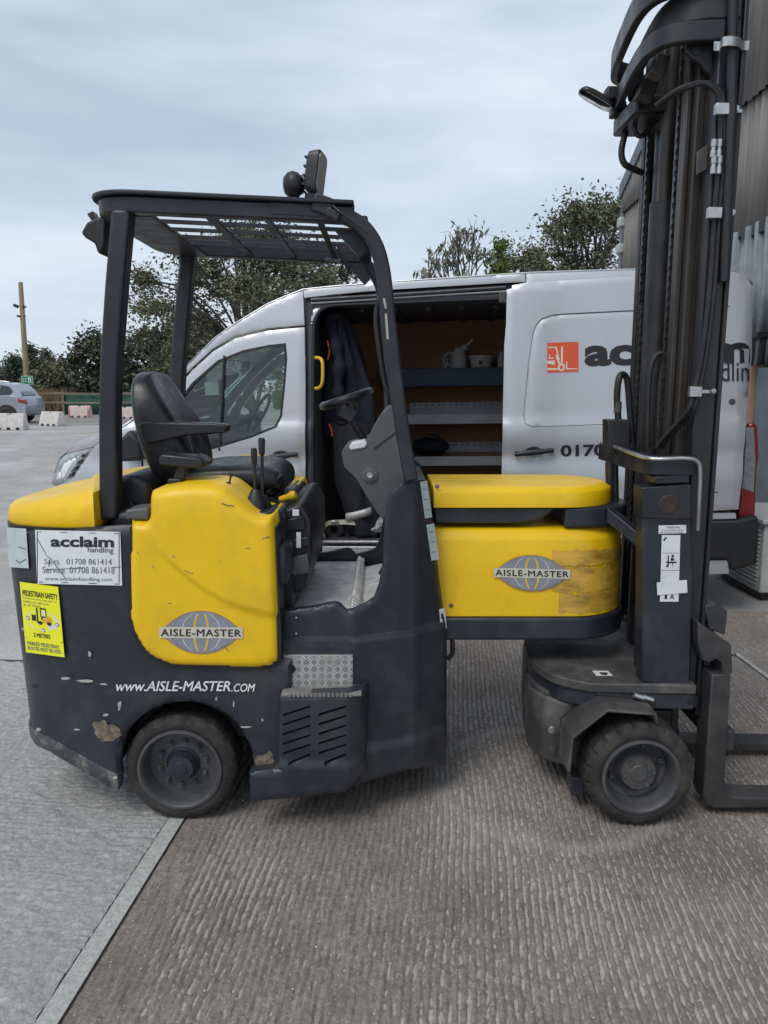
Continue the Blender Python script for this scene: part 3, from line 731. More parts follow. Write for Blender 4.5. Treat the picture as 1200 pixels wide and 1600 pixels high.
barrier(18, 671, .04, 'long white plastic barrier on the ground beside the car wheel', M['barw'], M['barw'], 1.0)
barrier(83, 665, -.45, 'white plastic barrier turned askew right of the parked car', M['barw'], M['barw'], .95)
barrier(126, 652, .02, 'red and white plastic barrier beside the rear post, by the fence', M['barp'], M['barr'], .98)
barrier(196, 654, .05, 'red and white plastic barrier glimpsed between post and seat', M['barp'], M['barr'], .95)

# parked car at the far left, tail towards the middle
yc = 31.6; xr = P(40, 640, yc).x
car = empty('parked_car', (xr-2.2, yc+.9, 0), 'silver grey hatchback parked at the far left edge of the yard', 'car')
M['carpaint'] = pmat('car_silver_blue', (.33,.36,.42), .32, .45, var=.05, scale=3, coat=.5)
M['carglass'] = pmat('car_dark_glass', (.03,.035,.045), .08, var=.1, coat=.4)
def cz(py): return hz(py, yc)
bodyp = [(0,.42),(.04,.62),(.02,.80),(-.05,.98),(-.12,1.10),(-.7,1.14),(-1.6,1.08),(-3.0,1.02),(-3.9,.92),(-4.35,.75),(-4.42,.45),(-4.35,.28),(-3.9,.24),(-.5,.26),(-.1,.30)]
m = MB(); rings = []
for yy, ins in ((0,.05),(.08,.0),(.9,0),(1.72,0),(1.8,.05)):
    rings.append([(xr+x*(1-ins*.02)-ins*.4*(1 if x > -2 else -1), yc+yy, z-(ins*.3 if z > .9 else 0)+(ins if z < .4 else 0)) for x, z in bodyp])
m.loft(rings); cb = m.build('body', M['carpaint'], car, smooth=60)
roof = [(-.12,1.0),(-.32,1.36),(-.55,1.58),(-1.0,1.655),(-1.9,1.68),(-2.5,1.60),(-3.3,.98)]
m = MB(); m.loft([[(xr+x, yc+yy+(z-1.06)*s*.22, z) for x, z in roof] for yy, s in ((.06,1),(1.74,-1))]); m.build('cabin', M['carpaint'], car, smooth=30)
for poly in ([(-.62,1.17),(-.50,1.30),(-.66,1.50),(-1.02,1.56),(-1.06,1.15)], [(-1.12,1.15),(-1.08,1.565),(-1.85,1.59),(-1.92,1.13)], [(-1.98,1.13),(-1.92,1.59),(-2.42,1.53),(-3.05,1.10)]):
    m = MB(); m.add([(xr+x, yc+.045+(z-1.06)*.22, z) for x, z in poly]+[(xr+x, yc+.075+(z-1.06)*.22, z) for x, z in poly], [tuple(range(len(poly)))]+[(i,(i+1) % len(poly),(i+1) % len(poly)+len(poly), i+len(poly)) for i in range(len(poly))])
    m.build('side_window', M['carglass'], car)
m = MB(); m.tube(smooth_path([(xr-.6, yc+.2, 1.62),(xr-.8,yc+.19,1.70),(xr-1.9,yc+.19,1.73),(xr-2.4,yc+.19,1.66)], 4), .02, 8); m.build('roof_rail', M['bright'], car)
for x in (-.78, -3.5):
    for yy in (.075, 1.725):
        c = (xr+x, yc+yy, .345); ax = (0,-1 if yy < 1 else 1,0)
        m = MB(); m.lathe([(.37,-.12),(.385,-.02),(.385,-.0)], (c[0], c[1]+ax[1]*.02, .4), ax, 32); 
        t_ = MB(); t_.lathe([(.2,-.16),(.33,-.16),(.35,-.12),(.35,.06),(.33,.10),(.22,.105),(.21,.06)], c, ax, 32); wt = t_.build('wheel', M['rubber'], car)
        r_ = MB(); r_.lathe([(.215,.06),(.205,.085),(.17,.05),(.06,.07),(.0,.075)], c, ax, 30, mod=lambda k, j, r, h: (r, h-.05 if j == 2 and k % 6 < 3 else h)); r_.build('rim', M['bright'], wt)
m = MB(); arch = [(math.cos(a)*.43, math.sin(a)*.43) for a in [math.pi*k/20 for k in range(21)]]
for x in (-.78, -3.5):
    m = MB(); m.prism([(xr+x+q[0], .34+q[1]) for q in arch]+[(xr+x-.4,.22),(xr+x+.4,.22)], yc-.008, yc+.3); m.build('wheel_arch', M['black'], car)
m = MB(); q4 = [(-.17,.3,1.16),(-.17,1.5,1.16),(-.52,1.42,1.535),(-.52,.38,1.535)]; m.add([(xr+a+.012, yc+b, c) for a, b, c in q4]+[(xr+a-.02, yc+b, c) for a, b, c in q4], [(0,1,2,3),(4,7,6,5),(0,4,5,1),(1,5,6,2),(2,6,7,3),(3,7,4,0)]); m.build('rear_window', M['carglass'], car)
m = MB(); m.prism([(xr+.0,.95),(xr-.30,1.02),(xr-.27,.84),(xr+.05,.80)], yc-.012, yc+.2); m.build('tail_light', M['red'], car, bevel=.02)
m = MB(); m.box(xr-1.25, xr-1.05, yc-.03, yc+.005, .93, .97); m.build('door_handle', M['carpaint'], car, bevel=.01)
# ================================================================== FORKLIFT
YC = 3.15                                   # centre line of the machine
FK = empty('forklift', (-.1, YC, 0), 'yellow and dark grey articulated forklift with tall mast parked in front of the van', 'forklift')
# ---- rear body: plan curve of the near side, then mirrored
near = smooth_path([(-.33,2.60,0),(-.6,2.60,0),(-.85,2.60,0),(-1.0,2.608,0),(-1.13,2.637,0),(-1.26,2.685,0),(-1.36,2.75,0),(-1.425,2.845,0),(-1.455,2.99,0),(-1.46,YC,0)], 6)
pl2 = [(p.x, p.y) for p in near]; pl2 = pl2 + [(x, 2*YC-y) for x, y in pl2[-2::-1]]
PL = np.array(pl2); SL_ = np.concatenate([[0], np.cumsum(np.hypot(*np.diff(PL, axis=0).T))]); SMAX = SL_[-1]; SMID = SMAX/2
def plan(s):
    x = np.interp(s, SL_, PL[:,0]); y = np.interp(s, SL_, PL[:,1])
    x2 = np.interp(s+.01, SL_, PL[:,0]); y2 = np.interp(s+.01, SL_, PL[:,1]); x1 = np.interp(s-.01, SL_, PL[:,0]); y1 = np.interp(s-.01, SL_, PL[:,1])
    t = Vector((x2-x1, y2-y1, 0)).normalized()
    return Vector((x, y, 0)), Vector((-t.y, t.x, 0))*-1        # inward normal
def rmap(s, d, z):
    p, n = plan(min(max(s, 0), SMAX))
    if (Vector((-.8, YC, 0))-p).dot(n) < 0: n = -n
    w = max(0, min(1, (-.95-p.x)/.45)); d2 = d + w*.04*max(0, 1.1-z)
    q = p+n*d2; return (q.x, q.y, z)
nearX = [p.x for p in near][::-1]; nearY = [p.y for p in near][::-1]
ynear = lambda x: float(np.interp(x, nearX, nearY))
def sx_(x): return float(np.interp(-x, -PL[:len(near),0], SL_[:len(near)]))
AX, AZ, AR = -.72, .229, .245
arch = [(AX+AR*math.cos(R(a)), AZ+AR*math.sin(R(a))) for a in range(-8, 189, 7)]
bot = HXZ([(185,1233),(150,1217),(110,1197),(70,1176),(38,1160)], ynear)
half = [(sx_(-.335), .24), (sx_(-.345),.215), (sx_(-.37),.205), (sx_(-.44),.205)] + [(sx_(x), z) for x, z in arch] + [(sx_(x), z) for x, z in bot] + [(SMID, bot[-1][1]+.05)]
topl = [(SMID, 1.045), (sx_(-1.36), 1.075), (sx_(-1.2), 1.095), (sx_(-.9), 1.118), (sx_(-.425), 1.118), (sx_(-.42), .64), (0, .63)]
outl = half + [(2*SMID-s, z) for s, z in half[-2::-1]] + [(2*SMID-s, z) for s, z in topl[:0:-1]] + topl
pillow('rear_body', outl, M['slate'], FK, y0=0, depth=.035, r=.016, step=.022, mapf=rmap)
# lip along the bottom of the tail
lb = [(sx_(x), z) for x, z in bot]; lip = [(s, z-.004) for s, z in lb]+[(SMID, lb[-1][1]+.045)]; lip = lip + [(2*SMID-s, z) for s, z in lip[-2::-1]]
lo = lip + [(s, z+.062) for s, z in lip[::-1]]
pillow('tail_lip', lo, pmat('chipped_slate', (.045,.048,.055), .5, var=.3, scale=8, dirt=(.33,.30,.27), dirt_amt=.85, dirt_scale=14, scratch=.9, sc_col=(.20,.09,.05)), FK, y0=-.009, depth=.02, r=.006, step=.02, mapf=rmap)
m = MB(); m.prism([(x*.985-.012, YC+(y-YC)*.97) for x, y in pl2], .9, 1.04, 'z'); m.build('rear_deck', M['slate'], FK, bevel=.02)
m = MB(); m.prism([(-1.2,YC-.36),(-1.2,YC+.36),(-.34,YC+.40),(-.34,YC-.40)], .27, .9, 'z'); m.build('engine_block', M['black'], FK)
# chips and bare patches in the paint (thin shells on the surface)
def patch(name, cx, cy, w, h, yf, mat, seed, off=.003, n=30):
    rnd = random.Random(seed); pts = []
    for k in range(n):
        a = 2*math.pi*k/n; rr = rnd.uniform(.90, 1.05)*(1+.22*math.sin(2*a+seed)+.13*math.sin(3*a+2*seed)+.07*math.sin(7*a+seed))
        q = hit(cx+math.cos(a)*w/2*rr, cy+math.sin(a)*h/2*rr, lambda x: yf(x)-off); pts.append(q)
    c = sum(pts, Vector())/n; m = MB(); m.add([c]+pts, [(0, 1+(k+1) % n, 1+k) for k in range(n)])
    return m.build(name, mat, FK, smooth=0)
patch('bare_patch', 166, 1143, 36, 38, ynear, M['rust'], 1); patch('bare_patch', 414, 1190, 24, 34, ynear, M['rust'], 2)
for i, (x, y, w, h) in enumerate(((140,1022,4,11),(187,1101,5,14),(165,1117,9,5),(102,1060,18,4),(133,1064,34,4),(162,1069,12,3),(38,983,9,5),(37,1078,9,8),(338,1092,4,7),(365,1100,3,9),(384,1136,24,2.5),(410,1125,4,4),(120,1140,10,3),(186,1108,3,6),(180,1215,6,6),(60,1140,9,5))):
    patch('paint_chip', x, y, w, h, lambda q: ynear(q)-.009 if y > 1150 else ynear(q), M['chip'] if i not in (16,) else M['rust'], 20+i, off=.004, n=9)
# ---- yellow cap on the tail
cp = [(x, y) for x, y in pl2 if x < -.99]; cp = [(-1.0, cp[0][1])]+cp+[(-1.0, cp[-1][1])]
def caps(ins, zb, sl): 
    return [((x-(-1.2))*(1-ins*1.5)+(-1.2)+(0), YC+(y-YC)*(1-ins*1.6), zb+sl*(x+1.4)) for x, y in cp]
m = MB(); m.loft([caps(.03,1.092,.03), caps(.022,1.10,.05), caps(.026,1.13,.11), caps(.04,1.152,.13), caps(.075,1.168,.14), caps(.2,1.176,.14), caps(.6,1.186,.13)])
m.build('tail_cover', M['yellow'], FK, smooth=60, bevel=.006)
m = MB(); m.loft([caps(.015,1.075,.03), caps(.015,1.093,.03)]); m.build('cover_seal', M['black'], FK)
# ---- yellow side cover
YCOV = 2.572
cov = [(201,826),(207,817),(229,814),(231,777),(241,766),(291,759),(340,761),(366,777),(398,803),(414,808),(427,815),(432,892),(437,1022),(428,1040),(411,1047),(291,1045),(249,1037),(222,1018),(204,984),(199,949)]
covp = [(p.x, p.y) for p in smooth_path([(a, b, 0) for a, b in XZ(cov, YCOV)], 4, True)]
def swoop(x, z):
    p0 = P(236, 850, YCOV); p1 = P(432, 962, YCOV)
    t = np.clip((x-p0.x)/(p1.x-p0.x), 0, 1); zc_ = p0.z+(p1.z-p0.z)*t - .055*np.sin(np.pi*t)
    k = np.clip((z-zc_)/.03+.5, 0, 1); k = k*k*(3-2*k)
    top = np.clip((z-1.15)/.1, 0, 1)
    return -.011*k*np.clip((x-p0.x)/.06, 0, 1) + .012*top*top
pillow('side_cover', covp, M['yellow'], FK, y0=YCOV, depth=.30, r=.035, step=.012, extra=swoop, smooth=60)
gask = [((x+.64)*1.012-.64, min(1.115, (z-.87)*1.012+.87)) for x, z in covp]
pillow('cover_gasket', gask, M['black'], FK, y0=2.586, depth=.25, r=.003, step=.02)
m = MB(); m.prism([(-x-1.28 if False else x, z) for x, z in covp], 2*YC-2.88, 2*YC-YCOV); m.build('side_cover', M['yellow'], FK, bevel=.03, seg=3)
for pts in ([(269,868),(274,872)],[(289,891),(296,895),(302,896)],[(384,857),(390,857)],[(346,786),(356,790),(366,790)],[(352,1012),(358,1018)],[(238,884),(241,888)],[(410,842),(421,838)],[(214,862),(216,866)],[(262,942),(268,943)],[(352,905),(357,906)]):
    m = MB(); m.tube([hit(a, b, lambda q: YCOV-.0105 if b < 900 else YCOV) for a, b in pts], .0016, 5); m.build('scuff_mark', M['rust'], FK)
for k in range(7):
    patch('rubbed_spot', 280+k*5, 780+(k % 2)*2, 5, 9, lambda q: YCOV+.006, flat('rubbed_yellow', (.45,.24,.10)) if k == 0 else bpy.data.materials['rubbed_yellow'], 60+k, off=.006, n=10)
# hood under the seat, step between post and cover
m = MB(); m.box(-.985, -.36, 2.70, 3.60, .95, 1.155); m.build('hood', M['black'], FK, bevel=.03, seg=3)
m = MB(); m.prism([(-1.005,1.0),(-.985,1.26),(-.93,1.275),(-.86,1.24),(-.86,1.0)], 2.80, 3.56); m.build('seat_surround', M['black'], FK, bevel=.025, seg=3)
q = XZ([(195,797),(232,793),(232,813),(195,812)], 2.60); m = MB(); m.prism(q, 2.60, 2.72); m.build('step_pad', M['greyplastic'], FK, bevel=.008)
m = MB(); a = P(225,771,2.86); m.lathe([(0,.05),(.02,.05),(.026,.02),(.026,-.05),(0,-.05)], a, (1,0,0), 14); m.build('isolator_switch', M['red'], FK)
for z_, ln in ((1.17,.1),(1.163,.16)):
    m = MB(); m.tube(smooth_path([(-.93,2.78,z_),(-.88,2.74,z_-.03),(-.80,2.74,z_-.02),(-.74,2.79,z_+.02)], 6), .007, 8); m.build('cable', M['hose'], FK)

# ---- emblem with a globe and the maker's name
def emblem(x0, y0, x1, y1, Y, skew=0, tear=None):
    f = pxmap(x0, y0, x1, y1, Y, skew); F = lambda a, b, o=0: f(a, b)+Vector((0, -o, 0))
    def lens(sc=1., n=24):
        out = []
        for k in range(n+1): t = -1+2*k/n; out.append((.5+.5*t*sc, .5+.5*sc*(1-abs(t)**2.2)))
        for k in range(n-1, 0, -1): t = -1+2*k/n; out.append((.5+.5*t*sc, .5-.5*sc*(1-abs(t)**2.2)))
        return out
    def disc(name, pts, o, mat, parent):
        m = MB(); m.add([F(a, b, o) for a, b in pts], [tuple(range(len(pts)))]); return m.build(name, mat, parent, smooth=0)
    L_ = lens(); m = MB(); m.add([F(a, b, .0005) for a, b in L_]+[F(a, b, .0012) for a, b in L_], [tuple(range(len(L_)))[::-1], tuple(range(len(L_), 2*len(L_)))]+[(i,(i+1) % len(L_),(i+1) % len(L_)+len(L_),i+len(L_)) for i in range(len(L_))])
    e = m.build('emblem', M['emb_edge'], FK, smooth=0)
    disc('emblem_field', lens(.965), .0018, M['emb_grey'], e)
    for wd_, mt, wt in ((.085, M['emb_yel'], .013), (.235, M['emb_band'], .006), (.36, M['emb_edge'], .004)):
        for s in (-1, 1):
            pa = []; pb = []
            for k in range(25):
                t = -1+2*k/24; yv = .5+.47*t; xx = .5+s*wd_*math.sqrt(max(0, 1-t*t*.98)); lim = .47*(1-(2*abs(xx-.5))**2.2)
                if abs(yv-.5) > lim: continue
                pa.append((xx-wt, yv)); pb.append((xx+wt, yv))
            if len(pa) > 1:
                m = MB(); n = len(pa); m.add([F(a, b, .0024) for a, b in pa+pb], [(i, i+1, i+1+n, i+n) for i in range(n-1)]); m.build('meridian', mt, e, smooth=0)
    m = MB(); m.add([F(a, b, .003) for a, b in ((-.005,.37),(1.005,.37),(1.005,.63),(-.005,.63))], [(0,1,2,3)]); m.build('name_band', M['emb_band'], e, smooth=0)
    fit_text('lettering', 'AISLE-MASTER', lambda a, b: F(.015+.97*a, .415+.17*b, .0042), M['ink'], e, bold=.02, spacing=1.12)
    return e
emblem(250, 954, 379, 1021, YCOV-.0005, 1)
# ---- stickers on the rear body
def sticker(name, x0, y0, x1, y1, yf, mat, label, skew=0, n=8, off=.004, parent=None, edge=None):
    pts = []
    for k in range(n+1):
        x = x0+(x1-x0)*k/n
        pts.append((hit(x, y0+skew*k/n, lambda q: yf(q)-off), hit(x+edge[0] if edge else x, y1+skew*k/n, lambda q: yf(q)-off)))
    m = MB(); m.v = [tuple(p) for ab in pts for p in ab]; m.f = [(2*k, 2*k+1, 2*k+3, 2*k+2) for k in range(n)]
    o = m.build(name, mat, parent or FK, smooth=0, fix=False, solid=-.0008)
    o['label'] = label
    return o
def spx(yf, x0, y0, x1, y1, skew=0, off=.006):
    return lambda a, b: hit(x0+(x1-x0)*a, y1+(y0-y1)*b+skew*a, lambda q: yf(q)-off)
s1 = sticker('sticker', 55, 828, 188, 912, ynear, M['white'], 'white sticker with black lettering and phone numbers', 3, edge=(3,))
m = MB()
for (a, b, c, d) in ((58,830.5,186.5,831.5),(61,909,186.5,910.2)):
    f = spx(ynear, a, b, c, d, 3, .0055); m.add([f(0,0),f(.33,0),f(.66,0),f(1,0),f(1,1),f(.66,1),f(.33,1),f(0,1)], [(0,1,6,7),(1,2,5,6),(2,3,4,5)])
for x in (57.5, 185.5):
    f = spx(ynear, x, 831, x+1.2, 910, 1, .0055); m.add([f(0,0),f(1,0),f(1,1),f(0,1)], [(0,1,2,3)])
m.build('border_line', M['ink'], s1, smooth=0)
fit_text('lettering', 'acclaim', spx(ynear, 79, 837.5, 178, 854.5, 1), M['ink'], s1, bold=.035)
fit_text('lettering', 'handling', spx(ynear, 137, 854.5, 177, 865.5, 1), M['ink'], s1)
fit_text('lettering', 'Sales   01708 861414', spx(ynear, 69, 872.5, 174.5, 881.5, 1), M['fadeink'], s1)
fit_text('lettering', 'Service  01708 861418', spx(ynear, 66, 885, 179, 895.5, 1), M['fadeink'], s1)
fit_text('lettering', 'www.acclaimhandling.com', spx(ynear, 70, 901, 175, 908.5, 1.5), M['fadeink'], s1)
for (pts) in ([(72,868),(78,872),(76,885)],[(86,882),(96,895),(104,907)],[(57,840),(66,856),(72,866)],[(70,890),(120,888),(188,886)]):
    m = MB(); m.tube([hit(a, b, lambda q: ynear(q)-.0065) for a, b in pts], .0011, 5); m.build('scratch', M['ink'], s1)
s2 = sticker('sticker', 10, 824, 41, 886, ynear, M['paleblue'], 'pale torn sticker', 2, edge=(4,))
for pts in ([(12,853),(31,855),(39,858)],[(25,875),(30,880),(40,874)]):
    m = MB(); m.tube([hit(a, b, lambda q: ynear(q)-.0065) for a, b in pts], .0012, 5); m.build('scratch', M['ink'], s2)
s3 = sticker('sticker', 31, 909, 91, 1019, ynear, M['yelstick'], 'yellow pedestrian safety notice', 8, edge=(10,))
def py3(x0, y0, x1, y1, off=.006):
    # coordinates inside the leaning notice
    return lambda a, b: hit(x0+(x1-x0)*a+10*((y1+(y0-y1)*b)-909)/110, y1+(y0-y1)*b+8*((x0+(x1-x0)*a)-31)/60, lambda q: ynear(q)-off)
fit_text('lettering', 'PEDESTRIAN SAFETY', py3(33.5, 921, 88.5, 930), M['ink'], s3, bold=.02)
for k, t in enumerate(('Pedestrians must keep clear of', 'forklift trucks while in use', 'at all times')):
    fit_text('lettering', t, py3(33, 932+k*5, 86-k*13, 935.5+k*5), M['fadeink'], s3)
fit_text('lettering', '2 METRES', py3(45, 986.5, 71, 993), M['ink'], s3, bold=.02)
fit_text('lettering', 'MARKED PEDESTRIAN', py3(34, 1001, 83, 1007), M['fadeink'], s3, bold=.01); fit_text('lettering', 'ROUTES MUST BE USED', py3(34, 1008.5, 86, 1014.5), M['fadeink'], s3, bold=.01)
f = py3(32, 995.6, 90, 996.4); m = MB(); m.add([f(0,0),f(1,0),f(1,1),f(0,1)], [(0,1,2,3)]); m.build('rule', M['ink'], s3, smooth=0)
f = py3(35, 951, 87, 981, .0052); c_ = [(.5+.5*math.cos(2*math.pi*k/28), .5+.5*math.sin(2*math.pi*k/28)) for k in range(28)]
m = MB(); m.add([f(a, b) for a, b in c_], [tuple(range(28))]); m.build('pictogram_ground', flat('pale_lilac', (.72,.68,.66)), s3, smooth=0)
f = py3(44, 946, 76, 973, .0062)
def shp(f, polys, mat, name, parent):
    m = MB()
    for p in polys: m.add([f(a, b) for a, b in p], [tuple(range(len(p)))])
    return m.build(name, mat, parent, smooth=0)
circ = lambda cx, cy, r, n=12, asp=1.: [(cx+r*math.cos(2*math.pi*k/n), cy+r*asp*math.sin(2*math.pi*k/n)) for k in range(n)]
shp(f, [[(.02,.2),(.22,.2),(.22,.55),(.02,.55)],[(.26,.1),(.33,.1),(.33,1),(.26,1)],circ(.42,.12,.11),circ(.85,.12,.11),[(.48,.3),(.55,.3),(.55,.45),(.7,.45),(.7,.52),(.48,.52)],[(.45,.92),(.75,.92),(.75,1),(.45,1)],[(.45,.5),(.49,.5),(.49,1),(.45,1)],[(.71,.5),(.75,.5),(.75,1),(.71,1)]], M['ink'], 'pictogram', s3)
shp(f, [[(.55,.15),(.98,.15),(1.0,.45),(.8,.6),(.72,.4),(.55,.3)]], M['knobyel'], 'pictogram', s3)
f = py3(35, 951, 87, 981, .0064)
for cx, cy in ((.06,.55),(.93,.38),(.5,.0)):
    shp(f, [circ(cx, cy, .055, 14, 1.7)], M['ink'], 'marker', s3); shp(lambda a, b: f(a, b)+Vector((0,-.0008,0)), [circ(cx, cy, .042, 14, 1.7)], M['white'], 'marker', s3)
fit_text('web_lettering', 'www.AISLE-MASTER', spx(ynear, 181, 1064, 360, 1080, 0, .005), M['whitepaint'], FK, bold=.02, shear=.25)
fit_text('web_lettering', '.COM', spx(ynear, 361, 1068, 399, 1081, 0, .005), M['whitepaint'], FK, bold=.02, shear=.25)

# ---- wheels
def wheel(cx, yface, Rr, rimr, width, dish, bolts, bolt_r, hubr, hub_out, lug, nb, far=False):
    s = 1 if not far else -1; ax = Vector((0,-s,0)); c = Vector((cx, yface, Rr-.003))
    def mod(k, j, r, h):
        if lug == 'sipe' and j in (4,5) and k % 8 == 0: return (r-.005, h)
        if lug == 'block' and j in (3,4,5) and k % 6 == 0: return (r-.009, h)
        return (r, h)
    t = MB(); t.lathe([(rimr-.004,-.012),(rimr+.012,-.001),(Rr-.035,0),(Rr-.012,-.008),(Rr,-.024),(Rr,-width+.02),(Rr-.01,-width),(rimr,-width)], c, ax, 120, mod)
    T = t.build('tyre', M['rubber'], FK, smooth=35)
    r = MB(); r.lathe([(rimr+.006,-.006),(rimr+.006,.004),(rimr-.004,.006),(rimr-.010,.0),(rimr-.016,-.02),(rimr-.024,-dish),(hubr+.03,-dish-.004),(hubr+.012,-dish+.004)], c, ax, 64); rb = r.build('rim', M['rim'], T, smooth=35)
    hpf = [(hubr+.014,-dish+.004),(hubr+.006,-dish+.012),(hubr,-dish+hub_out*.7),(hubr*.92,-dish+hub_out),(hubr*.5,-dish+hub_out+.002),(hubr*.45,-dish+hub_out+.006),(0,-dish+hub_out+.007)]
    h = MB(); h.lathe(hpf, c, ax, 40); h.build('hub', M['slate'] if bolts > 8 else M['rim'], T, smooth=30)
    me = None
    for k in range(bolts):
        a = 2*math.pi*(k+.3)/bolts; b = MB(); p = c+Vector((math.cos(a)*bolt_r, 0, math.sin(a)*bolt_r))
        b.lathe([(.0105,-dish-.004),(.0105,-dish+.010),(.0075,-dish+.011),(.0065,-dish+.020),(0,-dish+.021)], p, ax, 6); b.build('wheel_nut', M['rim'], T, smooth=30)
    if nb:
        for k in range(nb):
            a = 2*math.pi*(k+.1)/nb; b = MB(); p = c+Vector((math.cos(a)*hubr*.78, 0, math.sin(a)*hubr*.78))
            b.lathe([(.009,-dish+hub_out-.002),(.009,-dish+hub_out+.009),(0,-dish+hub_out+.0095)], p, ax, 6); b.build('hub_bolt', M['rim'], T, smooth=30)
    return T
rw = P(281, 1198, 2.63); fw = P(1000, 1212, 2.60)
wheel(rw.x, 2.625, .205, .149, .17, .06, 10, .088, .05, .05, 'sipe', 0)
wheel(rw.x, 2*YC-2.625, .205, .142, .17, .06, 10, .088, .05, .05, 'sipe', 0, far=True)
wheel(fw.x, 2.585, .198, .137, .16, .075, 6, .095, .068, .045, 'block', 6)
wheel(fw.x, 3.86, .198, .137, .16, .075, 6, .095, .068, .045, 'block', 6, far=True)
m = MB(); m.prism([(AX+.27*math.cos(R(a)), AZ+.27*math.sin(R(a))) for a in range(0, 181, 12)], 2.81, 2.83); m.build('wheel_well', M['black'], FK)
rib_ = [(AX+(AR+.003)*math.cos(R(a)), AZ+(AR+.003)*math.sin(R(a))) for a in range(0, 181, 6)]
m = MB(); n = len(rib_); m.add([(x,2.63,z) for x, z in rib_]+[(x,2.82,z) for x, z in rib_], [(i,i+1,i+1+n,i+n) for i in range(n-1)]); m.build('wheel_well', M['black'], FK, solid=.004, fix=False)
m = MB(); m.tube([(rw.x,2.75,.2),(rw.x,3.55,.2)], .05, 14); m.build('rear_axle', M['black'], FK)

# ---- chassis side under the cab
ych = interp([(-2,2.66),(-.11,2.66),(.115,2.745),(.245,2.86),(.30,2.98),(2,3.0)])
ch = [(436,955),(480,952),(523,943),(531,946),(541,956),(552,954),(575,943),(584,936),(592,915),(598,880),(600,840),(602,790),(607,772),(632,752),(664,750),(671,757),(678,830),(686,900),(697,985),(698,1010),(697,1190),(660,1193),(640,1196),(572,1216),(436,1232)]
chp = HXZ(ch, ych)
def fold(x, z):      # raised band and skirt
    zb = .70; k1 = np.clip((zb-z)/.010, 0, 1); k2 = np.clip((.285-z)/.015, 0, 1)
    return -.02*k1 - .016*k2
pillow('chassis_side', chp, M['slate'], FK, r=.008, step=.0125, depth=.04, yf=lambda x, z: ych(x), extra=fold, smooth=50)
pillow('chassis_side', chp, M['slate'], FK, r=.012, step=.05, depth=.04, yf=lambda x, z: ych(x), mapf=lambda x, y, z: (x, 2*YC-y, z), smooth=50)
fr = HXZ([(640,752),(671,757),(678,830),(686,900),(697,985),(698,1010),(697,1188),(660,1188)], ych)
m = MB(); m.prism(fr, 2.87, 2*YC-2.87); m.build('front_cowl', M['slate'], FK, bevel=.02)
m = MB(); m.box(-.34, .10, 2.80, 2*YC-2.80, .2, .70); m.build('chassis_core', M['black'], FK)
for pts, rr_ in (([(436,1004),(500,1004),(552,1002),(600,995),(647,987.5),(675,985),(697,984)], .0055), ([(576,1174),(610,1164),(649,1154),(675,1151),(697,1149)], .006)):
    m = MB(); m.tube([hit(a, b, lambda q: ych(q)-.012) for a, b in pts], rr_, 8); m.build('pressed_ledge', M['slate'], FK)
# step box with slots
YST = 2.555
st = XZ([(390,1206),(436,1200),(436,1090),(441,1086),(566,1082),(574,1078),(576,1100),(573,1180),(571,1212),(540,1236),(470,1245),(392,1251)], YST)
slots = []
for c0, c1 in ((442,485),(498,541)):
    for k in range(6):
        y = 1116+k*15.0; d = 11 if c0 > 480 else 11
        slots.append(XZ([(c0+(3 if k == 5 else 0)*3, y+(0 if c0 < 480 else -1)), (c1, y-14), (c1, y-10.5), (c0+(3 if k == 5 else 0)*3, y+3.5)], YST))
def stx(x, z): return -.012*np.clip((.272+.00*x-z)/.01, 0, 1)
yst = interp([(-2,YST),(-.13,YST),(-.08,YST+.035),(-.03,YST+.10),(1,YST+.1)])
pillow('step_box', st, M['slate'], FK, r=.009, step=.014, depth=.05, yf=lambda x, z: yst(x), holes=slots, extra=stx, smooth=45)
m = MB(); q = XZ([(440,1090),(566,1086),(560,1205),(440,1210)], YST+.05); m.prism(q, YST+.056, 2.68); m.build('vent_backing', M['black'], FK)
# dusty step with serrated edge and chequer plate riser
za = P(500, 1085, YST).z+.001; xa = P(439, 1080, YST).x; xb = P(574, 1075, YST).x
m = MB(); m.box(xa, xb-.02, YST+.004, 2.66, za-.012, za); m.build('step_plate', M['dustplate'], FK, bevel=.004)
for k in range(15):
    x = xa+.03+k*(xb-xa-.09)/14; m = MB(); m.obox((x, YST+.003, za-.004), .009, .010, .012); m.build('step_tooth', M['dustplate'], FK)
f = lambda a, b: P(443+(552-443)*a, 1076+(1022-1076)*b, 2.640)
m = MB(); m.box(f(0,0).x, f(1,0).x, 2.628, 2.655, f(0,0).z, f(0,1).z); cqp = m.build('chequer_plate', pmat('chequer_base', (.30,.30,.29), .45, .4, var=.2, scale=14, dirt=(.18,.16,.14), dirt_amt=.5), FK, bevel=.003)
tread = None
for i in range(9):
    for j in range(5):
        a0 = (i+.5)/9; b0 = (j+.5)/5; ang = R(45 if (i+j) % 2 else -45)
        for k in range(-2, 3):
            c = f(a0, b0); d = Vector((math.cos(ang), 0, math.sin(ang))); nrm = Vector((-math.sin(ang),0,math.cos(ang)))
            pass
mt = MB()
for i in range(9):
    for j in range(5):
        a0 = (i+.5)/9; b0 = (j+.5)/5; ang = 45 if (i+j) % 2 else -45; c = f(a0, b0)
        for k in (-1.6, 0, 1.6):
            o_ = Matrix.Rotation(R(-ang), 3, 'Y'); cc = c+o_ @ Vector((0,0,k*.0048))
            if f(0,0).x+.006 < cc.x < f(1,0).x-.006 and f(0,0).z+.006 < cc.z < f(0,1).z-.006: mt.obox((cc.x, 2.6265, cc.z), .019, .004, .003, o_)
o = mt.build('tread_pattern', M['alu'], cqp); o['kind'] = 'stuff'
